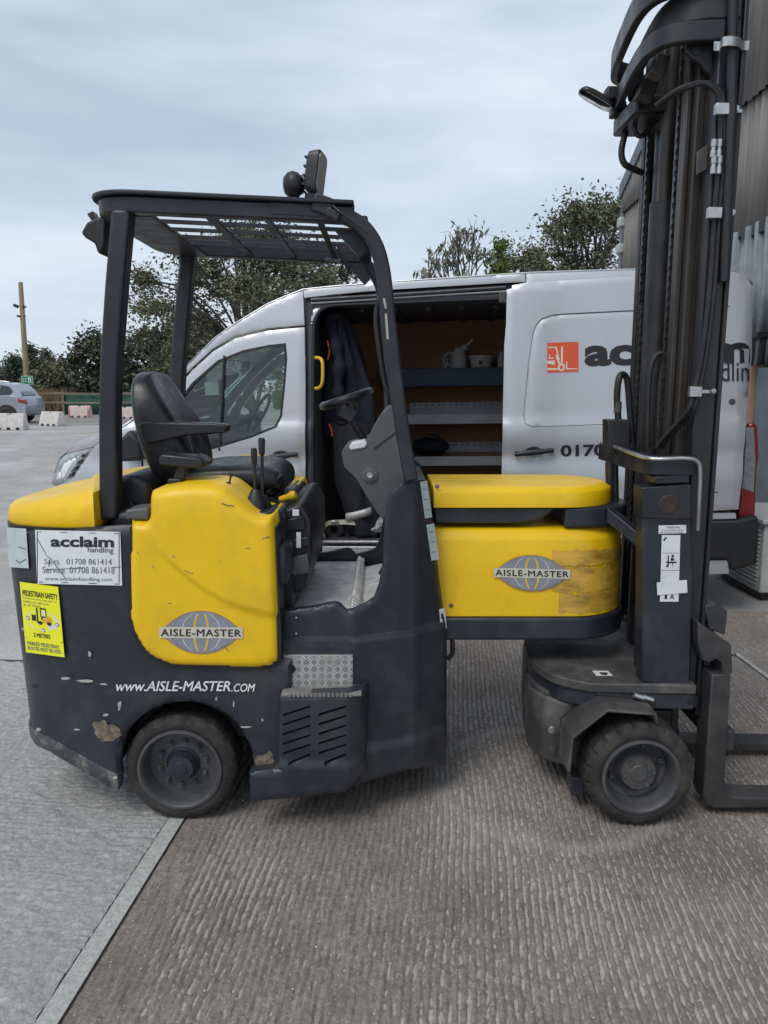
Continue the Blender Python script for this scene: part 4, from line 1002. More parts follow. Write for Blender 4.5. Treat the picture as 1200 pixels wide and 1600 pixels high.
a = P(455, 1045, 2.624); m = MB(); m.lathe([(.006,.002),(.015,.003),(.017,-.004),(.019,-.006)], a, (0,-1,0), 20); m.lathe([(.0,.0),(.008,.001)], a, (0,-1,0), 16); m.build('lock', M['black'], FK)
for (x, y) in ((463,965),(463,990)): 
    a = hit(x, y, lambda q: ych(q)-.004); m = MB(); m.lathe([(0,.004),(.004,.003),(.005,0)], a, (0,-1,0), 10); m.build('rivet', M['bright'], FK)
m = MB(); m.tube(smooth_path([hit(*p, lambda q: 2.9) for p in ((700,996),(706,998),(707,1020),(699,1030))], 5), .010, 8); m.build('tie_down_loop', M['black'], FK)

# ---- cab floor
ZF = .765
m = MB(); m.box(-.345, -.13, 2.71, 3.58, ZF-.02, ZF); m.build('floor_plate', M['alu'], FK, bevel=.003)
m = MB(); x0 = -.13
prof = [(-.13,ZF),(-.10,ZF+.012),(-.085,ZF-.012),(.0,ZF+.006),(.06,ZF+.05),(.06,ZF-.06),(-.13,ZF-.06)]
m.prism([(a, b) for a, b in prof], 2.775, 3.52); m.build('foot_ramp', M['alu'], FK, bevel=.002)
for k in range(24):
    y = 2.735+k*.036; m = MB(); m.obox((-.110, y, ZF+.012), .034, .020, .022, Matrix.Rotation(.5, 3, 'Y')); m.build('ramp_tooth', M['alu'], FK, bevel=.004)
for yy, xx in ((2.86,.02),(3.12,.03),(3.34,.03)):
    m = MB(); m.obox((xx, yy, ZF+.06), .03, .07, .20, Matrix.Rotation(.55, 3, 'Y')); m.build('pedal', M['black'], FK, bevel=.006)
    m = MB(); m.tube([(xx+.03, yy, ZF), (xx+.07, yy, ZF+.16)], .01, 8); m.build('pedal_arm', M['black'], FK)
# storage bin and labels in front of the seat base
q = XZ([(437,800),(470,786),(486,812),(488,870),(478,922),(440,936)], 2.82); m = MB(); m.prism(q, 2.82, 3.48); sb = m.build('seat_base', M['black'], FK, bevel=.012, seg=3)
for (x0,y0,x1,y1,yy) in ((447,838,486,858,2.80),(452,866,484,900,2.79),(444,806,478,832,2.805)):
    q = XZ([(x0,y0+6),(x1-4,y0),(x1,y1-4),(x0,y1)], yy); m = MB(); m.prism(q, yy, yy+.08); m.build('document_tray', M['greyplastic'] if y0 > 860 else M['black'], FK, bevel=.006)
for (x0,y0,x1,y1) in ((443,868,448,908),(463,832,470,856),(457,796,467,806)):
    q = XZ([(x0,y0),(x1,y0),(x1,y1),(x0,y1)], 2.785); m = MB(); m.prism(q, 2.785, 2.79); m.build('label_plate', M['white'], FK)
a = P(452, 776, 2.95); m = MB(); m.lathe([(0,.03),(.016,.028),(.02,.012),(.014,0),(.012,-.04)], a, (.9,-.2,.3), 14); m.build('release_knob', M['knobyel'], FK)

# ---- overhead guard: posts, rails, rim and bars
def post(y0, y1):
    le = [(154,813),(153,640),(155,560),(163,440),(173,326)]; ri = [(203,326),(193,440),(184,560),(181,640),(183,813)]
    m = MB(); m.prism(XZ(le+ri, 2.69), y0, y1); return m.build('rear_post', M['slate_clean'], FK, bevel=.012, seg=3)
post(2.69, 2.765); post(3.57, 3.645)
def guardz(x): return 2.205 - (x+.96)*.045
cl_px = [(420,325),(470,328),(520,332),(558,346),(584,376),(598,420),(606,490),(616,580),(630,680),(643,752)]
clp = smooth_path([P(a, b, 2.69) for a, b in cl_px], 5)
for ysh in (2.685, 2*YC-2.685-.055):
    fr_ = []
    for i, p in enumerate(clp):
        t = (clp[min(i+1, len(clp)-1)]-clp[max(i-1, 0)]).normalized(); nn = Vector((t.z, 0, -t.x))
        fr_.append((Vector((p.x, ysh, p.z)), nn, Vector((0,1,0))))
    m = MB(); m.sweep(fr_, [(-.025,0),(.025,0),(.025,.05),(-.025,.05)]); m.build('side_rail', M['slate_clean'], FK, bevel=.009, seg=3)
rimpts = rounded([(-.10,2.715),(-.965,2.715),(-.965,2*YC-2.715),(-.10,2*YC-2.715)], [0,.14,.14,0], 8)
def rimsweep(name, sec, mat, bev):
    fr_ = []
    for i, p in enumerate(rimpts):
        a = Vector(rimpts[max(0,i-1)]); b = Vector(rimpts[min(len(rimpts)-1,i+1)]); t = (b-a).normalized(); nn = Vector((t.y,-t.x,0))
        fr_.append((Vector((p[0],p[1],guardz(p[0]))), nn, Vector((0,0,1))))
    m = MB(); m.sweep(fr_, sec); return m.build(name, mat, FK, bevel=bev)
rimsweep('roof_frame', [(-.028,-.035),(.028,-.035),(.030,.018),(-.030,.018)], M['slate_clean'], .006)
rimsweep('roof_rim', [(-.05,.019),(.042,.019),(.042,.033),(-.05,.033)], M['slate_clean'], .004)
for yy in np.linspace(2.85, 3.45, 5):
    m = MB(); m.add([(-.93,yy-.006,guardz(-.93)-.008),(-.93,yy+.006,guardz(-.93)-.008),(-.93,yy+.006,guardz(-.93)+.006),(-.93,yy-.006,guardz(-.93)+.006),(-.10,yy-.006,guardz(-.1)-.008),(-.10,yy+.006,guardz(-.1)-.008),(-.10,yy+.006,guardz(-.1)+.006),(-.10,yy-.006,guardz(-.1)+.006)],
        [(0,1,2,3),(4,7,6,5),(0,4,5,1),(1,5,6,2),(2,6,7,3),(3,7,4,0)]); m.build('roof_bar', M['slate_clean'], FK)
for xx, wd_ in ((-.60,.035),(-.40,.022),(-.22,.022)):
    m = MB(); m.box(xx-wd_/2, xx+wd_/2, 2.74, 3.56, guardz(xx)-.026, guardz(xx)-.013); m.build('cross_bar', M['slate_clean'], FK, bevel=.003)
m = MB(); m.box(-.93, -.79, 2.745, 3.555, guardz(-.8)-.036, guardz(-.8)-.022); m.build('roof_plate', M['slate_clean'], FK, bevel=.003)
m = MB(); m.box(-.10, -.055, 2.74, 3.56, guardz(-.1)-.03, guardz(-.1)+.0); m.build('front_cross_rail', M['slate_clean'], FK, bevel=.008)
for s in (2.78, 3.52):
    q = XZ([(556,352),(572,384),(560,396),(520,352)], 2.69); m = MB(); m.prism([(a-.0, b) for a, b in q], s-.02, s+.01); m.build('gusset', M['slate_clean'], FK)
# grab handle on the front post, worn white edge
m = MB(); m.tube(smooth_path([P(*p, 2.765) for p in ((600,462),(592,470),(588,500),(593,545),(600,590),(607,612),(620,628))], 5), .0105, 10); m.build('grab_handle', M['black'], FK)
for (a, b) in (((598,466),(601,482)),((601,490),(604,530))):
    p = P(*a, 2.683); q = P(*b, 2.683); m = MB(); m.add([p, p+Vector((.008,0,0)), q+Vector((.008,0,0)), q], [(0,1,2,3)]); m.build('paint_chip', M['chip'], FK, smooth=0)
# lamps on the roof
a = P(458, 289, 2.84); m = MB()
m.lathe([(0,.02),(.018,.02),(.018,.026),(.012,.03),(.012,.045)], P(458,309,2.84)-Vector((0,0,.03)), (0,0,1), 18)
m.lathe([(.0,.036),(.028,.03),(.042,.016),(.046,0),(.042,-.016),(.028,-.03),(0,-.036)], a, (.9,.35,.1), 24); sl = m.build('round_lamp', M['black'], FK)
m = MB(); m.lathe([(.0,.0385),(.03,.034),(.033,.029)], a, (.9,.35,.1), 24); m.build('lens', M['lens'], sl)
wl = P(494, 272, 2.84); Mw = (Matrix.Rotation(R(8), 3, 'Y') @ Matrix.Rotation(R(-10), 3, 'Z'))
q = rounded([(-.055,-.072),(.055,-.072),(.055,.072),(-.055,.072)], .022, 3)
m = MB(); m.loft([[wl+Mw @ Vector((d, x*s, z*s)) for x, z in q] for d, s in ((-.032,.55),(-.022,.9),(.012,1.),(.018,1.))]); w_ = m.build('work_lamp', M['black'], FK, smooth=35, bevel=.003)
m = MB(); m.loft([[wl+Mw @ Vector((d, x*.9, z*.9)) for x, z in q] for d in (.0185,.021)]); m.build('lens', M['lens'], w_)
for k in range(4):
    m = MB(); m.obox(wl+Mw @ Vector((-.026, 0, -.045+k*.03)), .024, .075, .006, Mw); m.build('cooling_fin', M['black'], w_)
b0 = P(491, 309, 2.84); m = MB(); m.obox(b0, .05, .07, .018); m.tube([b0, wl+Mw @ Vector((-.01,0,-.06))], .011, 8); m.tube(smooth_path([b0+Vector((-.03,0,0)), P(478,302,2.84), P(470,296,2.84)], 4), .005, 6); m.build('lamp_bracket', M['black'], FK, bevel=.002)
m = MB(); m.obox(P(505,322,2.70), .07, .05, .06, Matrix.Rotation(.35,3,'Y')); m.obox(P(520,335,2.67), .05, .02, .03, Matrix.Rotation(.5,3,'Y')); m.build('junction_bracket', M['black'], FK, bevel=.006)
m = MB(); m.tube(smooth_path([P(508,309,2.70), P(530,330,2.66), P(560,352,2.655), P(575,365,2.655)], 5), .004, 6); m.build('lamp_cable', M['hose'], FK)
# tail lamp behind the rear post
q = XZ([(131,366),(140,350),(160,340),(170,348),(168,385),(162,400),(156,396),(152,382),(138,374)], 2.95); m = MB(); m.prism(q, 2.92, 3.04); m.build('rear_lamp', M['black'], FK, bevel=.012, seg=3)
q = XZ([(137,335),(146,330),(150,340),(168,344),(166,352),(146,348)], 2.95); m = MB(); m.prism(q, 2.94, 2.99); m.build('lamp_bracket', M['black'], FK, bevel=.003)
# inner mirror at the front of the guard
q0 = P(528, 385, 3.3); q1 = P(547, 425, 3.3); ax_ = (q1-q0).normalized(); m = MB(); m.obox((q0+q1)/2, .012, .15, (q1-q0).length, Matrix.Rotation(math.atan2(ax_.x, ax_.z), 3, 'Y')); im = m.build('inner_mirror', M['black'], FK, bevel=.004)
m = MB(); m.obox((q0+q1)/2+Vector((-.0075,0,-.003)), .002, .13, (q1-q0).length*.9, Matrix.Rotation(math.atan2(ax_.x, ax_.z), 3, 'Y')); m.build('glass', M['mirror'], im)
m = MB(); m.tube(smooth_path([P(540,405,3.28), P(531,425,3.28), P(537,438,3.28), P(545,424,3.28)], 5), .005, 6); m.tube([P(510,405,3.45), P(535,408,3.3)], .008, 8); m.build('mirror_arm', M['black'], FK)

# ---- seat
def ring_back(z, xb, th, hw, n=28):
    out = []
    for k in range(n):
        a = 2*math.pi*k/n; c, s = math.cos(a), math.sin(a)
        y = hw*math.copysign(abs(s)**.62, s)
        if c >= 0: x = th*(c**.55)*(.62+.38*min(1, abs(y)/hw)**2)
        else: x = -.035*abs(c)**.8
        out.append((xb+.062+x, YC+y, z))
    return out
m = MB(); m.loft([ring_back(*r) for r in ((1.20,-.905,.10,.17),(1.23,-.925,.17,.20),(1.30,-.955,.215,.225),(1.38,-.978,.225,.232),(1.46,-.995,.19,.228),(1.54,-1.008,.135,.21),(1.60,-1.012,.09,.18),(1.635,-1.005,.055,.14),(1.65,-.99,.02,.08))])
bk = m.build('seat_back', M['vinyl'], FK, smooth=60, sub=1)
m = MB(); m.loft([[(x+.012, YC+(y-YC)*.5, z) for x, y, z in ring_back(*r)] for r in ((1.24,-.925,.185,.22),(1.32,-.955,.20,.225),(1.42,-.985,.17,.228),(1.5,-1.0,.13,.21),(1.54,-1.008,.10,.19))]); m.build('seat_back_pad', pmat('seat_fabric', (.03,.03,.034), .9, var=.3, scale=60, bump=.4, bscale=400), FK, smooth=60, sub=1)
def ring_c(x, z, hz_, hw, n=24):
    return [(x, YC+hw*math.copysign(abs(math.cos(2*math.pi*k/n))**.5, math.cos(2*math.pi*k/n)), z+hz_*math.copysign(abs(math.sin(2*math.pi*k/n))**.6, math.sin(2*math.pi*k/n))) for k in range(n)]
m = MB(); m.loft([ring_c(*r) for r in ((-.83,1.215,.03,.18),(-.80,1.225,.055,.21),(-.68,1.235,.065,.23),(-.55,1.24,.06,.235),(-.46,1.24,.058,.23),(-.41,1.232,.05,.215),(-.385,1.22,.03,.18),(-.38,1.215,.01,.1))]); m.build('seat_cushion', M['vinyl'], FK, smooth=60, sub=1)
m = MB(); m.box(-.82, -.45, YC-.2, YC+.2, 1.10, 1.19); m.build('seat_suspension', M['black'], FK, bevel=.02)
for k in range(4):
    m = MB(); m.box(-.50+k*.004, -.415-k*.006, YC-.18, YC+.18, 1.105+k*.022, 1.12+k*.022); m.build('bellows_fold', M['black'], FK, bevel=.006)
m = MB(); m.tube(smooth_path([P(236,690,2.97), P(240,720,2.98), P(252,745,3.0), P(270,765,3.0)], 5), [.02]*16, 8); m.build('seat_frame', M['black'], FK)
q = XZ([(218,664),(222,659),(330,661),(353,663),(356,668),(353,676),(330,678),(290,681),(236,693),(226,692),(220,678)], 2.86); m = MB(); m.prism(q, 2.85, 2.925); m.build('armrest', M['vinyl'], FK, bevel=.012, seg=3)
m = MB(); m.tube([P(235,685,2.93), P(238,700,2.98)], .022, 10); m.build('armrest_pivot', M['black'], FK)
q = XZ([(248,716),(252,710),(312,716),(318,722),(314,733),(262,728),(248,728)], 2.70); m = MB(); m.prism(q, 2.70, 2.83); m.build('armrest_console', M['black'], FK, bevel=.006)
m = MB(); m.obox(P(283,742,2.75), .035, .05, .09, Matrix.Rotation(.35,3,'Y')); m.obox(P(276,755,2.74), .05, .06, .04); m.build('console_bracket', M['black'], FK, bevel=.006)
m = MB(); m.obox(P(318,718,2.75), .05, .07, .02, Matrix.Rotation(.6,3,'Y')); m.build('console_flap', M['black'], FK, bevel=.004)
# levers with gaiters
bz = P(398, 800, 2.72)
m = MB(); m.prism(rounded([(P(366,779,2.66).x,2.625),(P(425,812,2.62).x,2.625),(P(425,812,2.62).x,2.80),(P(366,779,2.66).x,2.80)], .02, 4), bz.z-.02, bz.z+.015, 'z'); m.build('lever_slot', M['black'], FK, bevel=.005)
for (x, y, yy, tx, ty, kn) in ((400,792,2.70,397,713,.0115),(411,800,2.74,409,697,.0125)):
    b = P(x, y, yy); t_ = P(tx, ty, yy); m = MB(); m.lathe([(.042,-.02),(.038,.01),(.026,.04),(.016,.06),(.012,.065)], b, (0,0,1), 16); g_ = m.build('lever_gaiter', M['black'], FK, smooth=50)
    m = MB(); m.tube([b, b.lerp(t_, .75), t_], .0055, 8); lv = m.build('lever', M['black'], FK)
    m = MB(); d = (t_-b).normalized(); m.lathe([(0,.03),(kn*.85,.029),(kn,.018),(kn*.85,-.025),(kn*.5,-.035)], t_, d, 16); m.build('lever_knob', M['black'], lv, smooth=50)
a = P(357, 762, 2.70); t_ = P(361, 742, 2.70); m = MB(); m.lathe([(.018,-.012),(.015,.004),(.009,.012),(.008,.02)], a, (0,0,1), 14); m.tube([a, t_], .0035, 8); m.lathe([(0,.006),(.006,.004),(.006,-.006)], t_, (0,0,1), 10); m.build('joystick', M['black'], FK)
a = P(343, 770, 2.66); m = MB(); m.lathe([(0,.012),(.016,.009),(.02,0),(.02,-.008)], a, (0,0,1), 16); m.build('push_button', M['black'], FK)
m = MB(); m.tube([P(418,770,2.95), P(432,750,2.95), P(440,742,2.95)], .008, 8); m.build('seat_adjuster', M['black'], FK)
# steering console and wheel
con = [(533,706),(541,697),(566,690),(575,688),(584,668),(598,646),(610,634),(619,640),(626,672),(634,748),(628,768),(606,802),(597,812),(583,792),(568,768),(556,747),(538,731)]
q = XZ(con, 3.0); m = MB(); m.prism(rounded(q, .012, 3), 3.0, 3.30); cs = m.build('steering_console', M['greyplastic'], FK, bevel=.014, seg=3)
q = XZ([(584,700),(622,672),(622,675),(585,703)], 2.997); m = MB(); m.prism(q, 2.9975, 3.002); m.build('seam', M['ink'], cs)
q = XZ([(545,699),(549,692),(570,688),(574,693),(570,700),(548,704)], 2.99); m = MB(); m.prism(q, 2.993, 3.09); m.build('switch_cover', M['white'], cs, bevel=.005)
a = P(578, 742, 2.998); m = MB(); m.lathe([(.03,0),(.03,.006),(.02,.009),(.014,.009)], a, (0,-1,0), 24); m.build('lock_surround', M['greyplastic'], cs); m = MB(); m.lathe([(.014,.0085),(.011,.014),(0,.013)], a, (0,-1,0), 18); m.build('ignition_lock', M['bright'], cs)
w0 = P(505, 635, YC); w1 = P(578, 611, YC); wc = (w0+w1)/2; xd = (w1-w0).normalized(); nd = Vector((-xd.z,0,xd.x)); yd = Vector((0,1,0)); rr = (w1-w0).length/2
m = MB(); m.tube([wc+xd*rr*math.cos(2*math.pi*k/40)+yd*rr*1.25*math.sin(2*math.pi*k/40) for k in range(40)], .0165, 10, closed=True); sw = m.build('steering_wheel', M['vinyl'], FK)
m = MB()
for k in range(3):
    a = 2*math.pi*k/3+.5; m.tube([wc-nd*.03, wc+xd*rr*math.cos(a)+yd*rr*1.25*math.sin(a)], .008, 8)
m.lathe([(0,.012),(.03,.008),(.034,-.02),(.026,-.05)], wc-nd*.02, nd, 18); m.build('spoke', M['black'], sw)
a = P(540,640,YC); b = P(572,692,YC); m = MB(); m.tube([wc-nd*.03, a], .022, 10); m.tube([a, b], .017, 10); m.obox(a.lerp(b,.12), .06, .07, .05, Matrix.Rotation(.5,3,'Y')); m.build('steering_column', M['black'], FK, bevel=.003)
# stickers on the cowl edge
for (x0,y0,x1,y1,lab) in ((656,753,667,810,'long pale torn sticker'),(666,820,678,876,'long pale sticker with faded print'),(686,952,695,985,'small white warning sticker')):
    s_ = sticker('sticker', x0, y0, x1, y1, lambda q: ych(q)-.0, M['paleblue'] if y0 < 900 else M['white'], lab, -2, n=2, off=.004, edge=(8 if y0 < 900 else 3,))
    for k in range(3 if y0 < 900 else 2):
        yy = y0+(y1-y0)*(k+.7)/3.6; f = spx(ych, x0+2+8*(yy-y0)/(y1-y0), yy, x1+8*(yy-y0)/(y1-y0)-2, yy+(1 if y0 < 900 else 9), 0, .0062); m = MB(); m.add([f(0,0),f(1,0),f(1,1) if y0 < 900 else f(.5,1),f(0,1)], [(0,1,2,3)]); m.build('print_mark', M['fadeink'] if y0 < 900 else M['ink'], s_, smooth=0)

# ---- articulated arm
YA = 2.90; HA = YC-YA
def xat(px, py, Y): return P(px, py, Y).x
def slotpart(name, x0, x1, h, z0, z1, mat, bev, seg=3): m = MB(); m.prism(slot(x0, x1, YC, h), z0, z1, 'z'); return m.build(name, mat, FK, bevel=bev, seg=seg)
def slotloft(name, x0, x1, h, levels, mat):
    m = MB(); m.loft([[(x, y, z+.0*x) for x, y in slot(x0, x1-d*.9, YC, h-d, 22)] for z, d in levels]); return m.build(name, mat, FK, smooth=40, bevel=.004)
slotloft('arm_cover', .185, .985, HA, [(.70,.0),(.86,.003),(1.0,.008),(1.01,.011),(1.042,.04),(1.047,.07)], M['yellow'])
slotpart('arm_base', .20, 1.0, HA+.006, .605, .699, M['slate'], .012)
slotloft('upper_arm_cover', .19, .93, .235, [(1.13,.0),(1.188,.0),(1.193,.003),(1.208,.03),(1.21,.05)], M['yellow'])
q = XZ([(678,793),(867,794),(858,803),(835,813),(810,818),(680,818)], 2.94); m = MB(); m.prism(q, 2.94, 3.36); m.build('arm_spacer', M['slate'], FK, bevel=.006)
slotpart('pivot_block', .70, 1.0, .225, 1.05, 1.129, M['slate'], .01)
for (x, y, yy) in ((683,760,2.913),(705,946,2.898)):
    a = P(x, y, yy); m = MB(); m.lathe([(0,.004),(.006,.003),(.0075,0),(.009,-.001)], a, (0,-1,0), 12); m.build('cover_bolt', M['rust'], FK)
emblem(772, 866, 890, 922, 2.8968, 3)
# torn brown tape wrapped round the arm end
def wrap(x0, s_len, z0, z1, h, off, seed):
    rnd = random.Random(seed); pts = slot(x0, .985, YC, h+off, 40)[0:]; out = []; acc = 0; prev = None
    dense = resample(pts, .012); res = []
    for p in dense:
        if prev is not None: acc += math.hypot(p[0]-prev[0], p[1]-prev[1])
        prev = p
        if acc > s_len: break
        res.append(p)
    m = MB()
    for i, p in enumerate(res):
        j0 = rnd.gauss(0,.004); j1 = rnd.gauss(0,.004); m.v += [(p[0],p[1],z0+j0),(p[0],p[1],z1+j1)]
    m.f = [(2*i,2*i+2,2*i+3,2*i+1) for i in range(len(res)-1)]
    return m.build('torn_tape', M['tape'], FK, fix=False, smooth=0, solid=.0006)
x_t = P(863,890,2.9).x
wrap(x_t, .48, .905, .965, HA, .0012, 1); wrap(x_t, .5, .80, .90, HA, .0015, 2); wrap(x_t+.03, .46, .715, .795, HA, .0012, 3)
# diagonal bracket to the mast
a = P(948,806,2.92); b = P(1010,856,2.80); d = b-a
m = MB(); m.add([a+Vector((0,0,.03)), b+Vector((0,0,.03)), b-Vector((0,0,.025)), a-Vector((0,0,.025)), a+Vector((.035,.05,.03)), b+Vector((.035,.05,.03)), b+Vector((.035,.05,-.025)), a+Vector((.035,.05,-.025))], [(0,1,2,3),(4,7,6,5),(0,4,5,1),(1,5,6,2),(2,6,7,3),(3,7,4,0)]); m.build('tie_bracket', M['slate'], FK, bevel=.004)

# ---- front axle unit
pf = smooth_path([(.63,3.3,0),(.60,3.12,0),(.598,2.96,0),(.655,2.80,0),(.775,2.716,0)], 6); pfp = [(p.x,p.y) for p in pf]+[(1.13,2.70),(1.16,2.70),(1.16,3.6),(.78,3.6),(.66,3.45)]
m = MB(); m.prism(pfp, .462, .50, 'z'); m.build('turntable_plate', M['dusty'], FK, bevel=.006)
m = MB(); m.prism([(x*.97+.032, y*.985+.05) for x, y in pfp], .40, .461, 'z'); m.build('turntable_skirt', M['slate'], FK, bevel=.004)
m = MB(); m.prism([(.60,3.1),(.588,2.95),(.625,2.84),(.70,2.79),(.80,2.79),(.80,3.5),(.66,3.5)], .13, .395, 'z'); m.build('axle_housing', M['dusty'], FK, bevel=.015, seg=3)
m = MB(); m.prism([(.60,3.05),(.592,2.95),(.63,2.86),(.70,2.80),(.73,2.80),(.73,3.1)], .396, .415, 'z'); m.build('housing_lid', M['dusty'], FK, bevel=.004)
for py in (1140, 1170):
    a = P(863, py, 2.79); m = MB(); m.lathe([(0,.012),(.012,.011),(.013,.004),(.017,.003),(.017,0)], a, (0,-1,0), 12); m.build('housing_bolt', M['bright'] if py < 1150 else M['rim'], FK)
m = MB(); m.prism([(P(893,1200,2.72).x, .13),(P(912,1200,2.72).x,.13),(P(912,1200,2.72).x,.055),(P(893,1200,2.72).x,.055)], 2.70, 2.78); m.build('axle_foot', M['slate'], FK, bevel=.004)
fd = XZ([(886,1206),(892,1152),(948,1108),(1026,1114),(1030,1131)], 2.60)
m = MB(); n = len(fd); m.add([(x,2.595,z) for x, z in fd]+[(x+.0,2.76,z+.0) for x, z in fd], [(i,i+1,i+1+n,i+n) for i in range(n-1)]); m.build('fender', M['dusty'], FK, solid=.012, bevel=.004, fix=False)
q = XZ([(886,1206),(892,1152),(948,1108),(1026,1114),(1030,1131),(965,1129),(905,1168),(901,1206)], 2.60); m = MB(); m.prism(q, 2.752, 2.764); m.build('fender_web', M['slate'], FK)
m = MB(); m.tube([(fw.x,2.72,.2),(fw.x,3.75,.2)], .06, 14); m.box(.80, 1.12, 2.80, 3.5, .16, .36); m.build('front_axle', M['black'], FK, bevel=.01)
m = MB(); m.tube([P(930,1082,2.74), P(1080,1098,2.74)], .022, 12); m.tube([P(940,1088,2.76), P(1060,1092,2.76)], .03, 12); m.build('tilt_cylinder', M['black'], FK)
for (x, y) in ((998,1088),(1012,1091)):
    a = P(x, y, 2.70); m = MB(); m.lathe([(0,.02),(.011,.02),(.011,-.02),(0,-.02)], a, (1,.0,-.35), 8); m.build('hose_fitting', M['bright'], FK)
a = P(1076,1095,2.72); m = MB(); m.lathe([(0,.012),(.012,.012),(.014,.004),(.035,.002),(.035,-.03)], a, (0,-1,0), 16); m.build('pivot_pin', M['mastpaint'], FK)
s_ = MB(); zz = .5015; p = [G(925,1048,zz), G(950,1048,zz), G(958,1056,zz), G(932,1056,zz)]; s_.add(p, [(0,1,2,3)]); s_ = s_.build('sticker', M['white'], FK, smooth=0); s_['label'] = 'torn white sticker on the plate'
m = MB(); m.add([G(936,1050,zz+.001), G(950,1051,zz+.001), G(948,1055,zz+.001), G(940,1054,zz+.001)], [(0,1,2,3)]); m.build('print_mark', M['ink'], s_, smooth=0)

# ---- mast
def vbox(name, x0, x1, y0, y1, z0, z1, mat, bev=.004): m = MB(); m.box(x0, x1, y0, y1, z0, z1); return m.build(name, mat, FK, bevel=bev)
ZM = 3.02
vbox('outer_rail', 1.105, 1.178, 2.752, 2.830, .40, ZM, M['mastpaint'], .006)
vbox('outer_rail_flange', 1.179, 1.194, 2.745, 2.845, .36, ZM, M['mastpaint'], .003)
vbox('inner_rail', 1.075, 1.105, 2.832, 2.90, .55, ZM-.02, M['steel_worn'], .004)
vbox('inner_rail', 1.055, 1.074, 2.875, 2.925, .55, ZM-.05, M['steel_worn'], .004)
vbox('rail_groove', 1.106, 1.112, 2.836, 2.895, .55, ZM-.05, pmat('rusty_groove', (.075,.045,.028), .7, .2, var=.4, scale=12, stretch=(1,1,.1)), .002)
vbox('outer_rail', 1.125, 1.225, 3.49, 3.565, .36, ZM, M['mastpaint'], .006)
vbox('inner_rail', 1.105, 1.20, 3.41, 3.48, .55, ZM-.02, M['mastpaint'], .004)
vbox('inner_rail', 1.09, 1.104, 3.42, 3.46, .55, ZM-.05, M['mastpaint'], .004)
def cyl(name, x, y, r, z0, z1, mat): m = MB(); m.tube([(x,y,z0),(x,y,z1)], r, 20); return m.build(name, mat, FK)
cyl('lift_cylinder', 1.14, 3.30, .045, .52, 2.6, M['mastpaint']); cyl('lift_cylinder', 1.14, 3.02, .045, .52, 2.6, M['mastpaint'])
cyl('lift_cylinder', 1.10, 3.17, .055, .52, 2.3, M['black']); cyl('piston_rod', 1.10, 3.17, .03, 2.3, 2.9, M['steel_worn'])
vbox('mast_back_plate', 1.19, 1.20, 2.90, 3.42, .5, 2.95, M['black'], 0)
def chain(x, y, z0, z1, mat):
    m = MB(); z = z0; k = 0
    while z < z1:
        if k % 2: m.box(x-.008, x+.008, y-.011, y+.011, z, z+.021)
        else: m.box(x-.010, x+.010, y-.006, y+.006, z+.001, z+.020)
        z += .0185; k += 1
    return m.build('lift_chain', mat, FK)
M['chain'] = pmat('oiled_chain', (.085,.08,.075), .35, .7, var=.4, scale=40)
chain(1.062, 2.955, .9, 2.95, M['chain']); chain(1.10, 3.395, .9, 2.95, M['chain']); chain(1.06, 3.24, .9, 1.9, M['hose'])
# lower mast bracket with label
q = XZ([(1004,768),(1078,765),(1083,900),(1078,1074),(1003,1066)], 2.72); m = MB(); m.prism(q, 2.72, 2.80); m.build('mast_bracket', M['slate'], FK, bevel=.006)
q = XZ([(1003,762),(1080,757),(1080,812),(1004,810)], 2.70); m = MB(); m.prism(q, 2.70, 2.80); m.build('trunnion_block', M['mastpaint'], FK, bevel=.004)
a = P(1045,788,2.70); m = MB(); m.lathe([(0,.003),(.032,.003),(.035,0),(.041,-.001),(.042,-.004)], a, (0,-1,0), 28); m.build('trunnion_pin', pmat('rusty_pin', (.05,.032,.026), .6, .2, var=.3, scale=30), FK)
q = XZ([(1024,745),(1078,742),(1078,755),(1024,757)], 2.705); m = MB(); m.prism(q, 2.71, 2.80); m.build('shim_block', M['mastpaint'], FK, bevel=.003)
q = XZ([(1000,860),(1005,812),(1005,1060),(992,1040),(994,960)], 2.82); m = MB(); m.prism(q, 2.81, 2.84); m.build('bracket_web', M['slate'], FK, bevel=.003)
lb_ = sticker('sticker', 1029, 821, 1072, 834, lambda q: 2.72, M['white'], 'white attention label on the mast bracket', -1, n=1)
Fm = lambda x0, y0, x1, y1: pxmap(x0, y0, x1, y1, 2.7145)
fit_text('lettering', 'ATTENTION', Fm(1042, 823, 1062, 825.6), M['ink'], lb_, bold=.02); fit_text('lettering', 'DO NOT STAND UNDER', Fm(1032, 827.4, 1068, 829.4), M['ink'], lb_); fit_text('lettering', 'OR IN FRONT OF FORKS', Fm(1032, 830.6, 1068, 832.8), M['ink'], lb_)
l2 = sticker('sticker', 1034, 836, 1063, 940, lambda q: 2.72, M['white'], 'tall white label with pictograms, partly covered', 0, n=1, edge=(-3,))
Fq = lambda a, b: P(1035+27*a-2*(1-b), 938-100*b, 2.7145)
shp(Fq, [[(.0,.735),(1,.735),(1,.74),(0,.74)],[(0,.465),(1,.465),(1,.47),(0,.47)]], M['ink'], 'rule', l2)
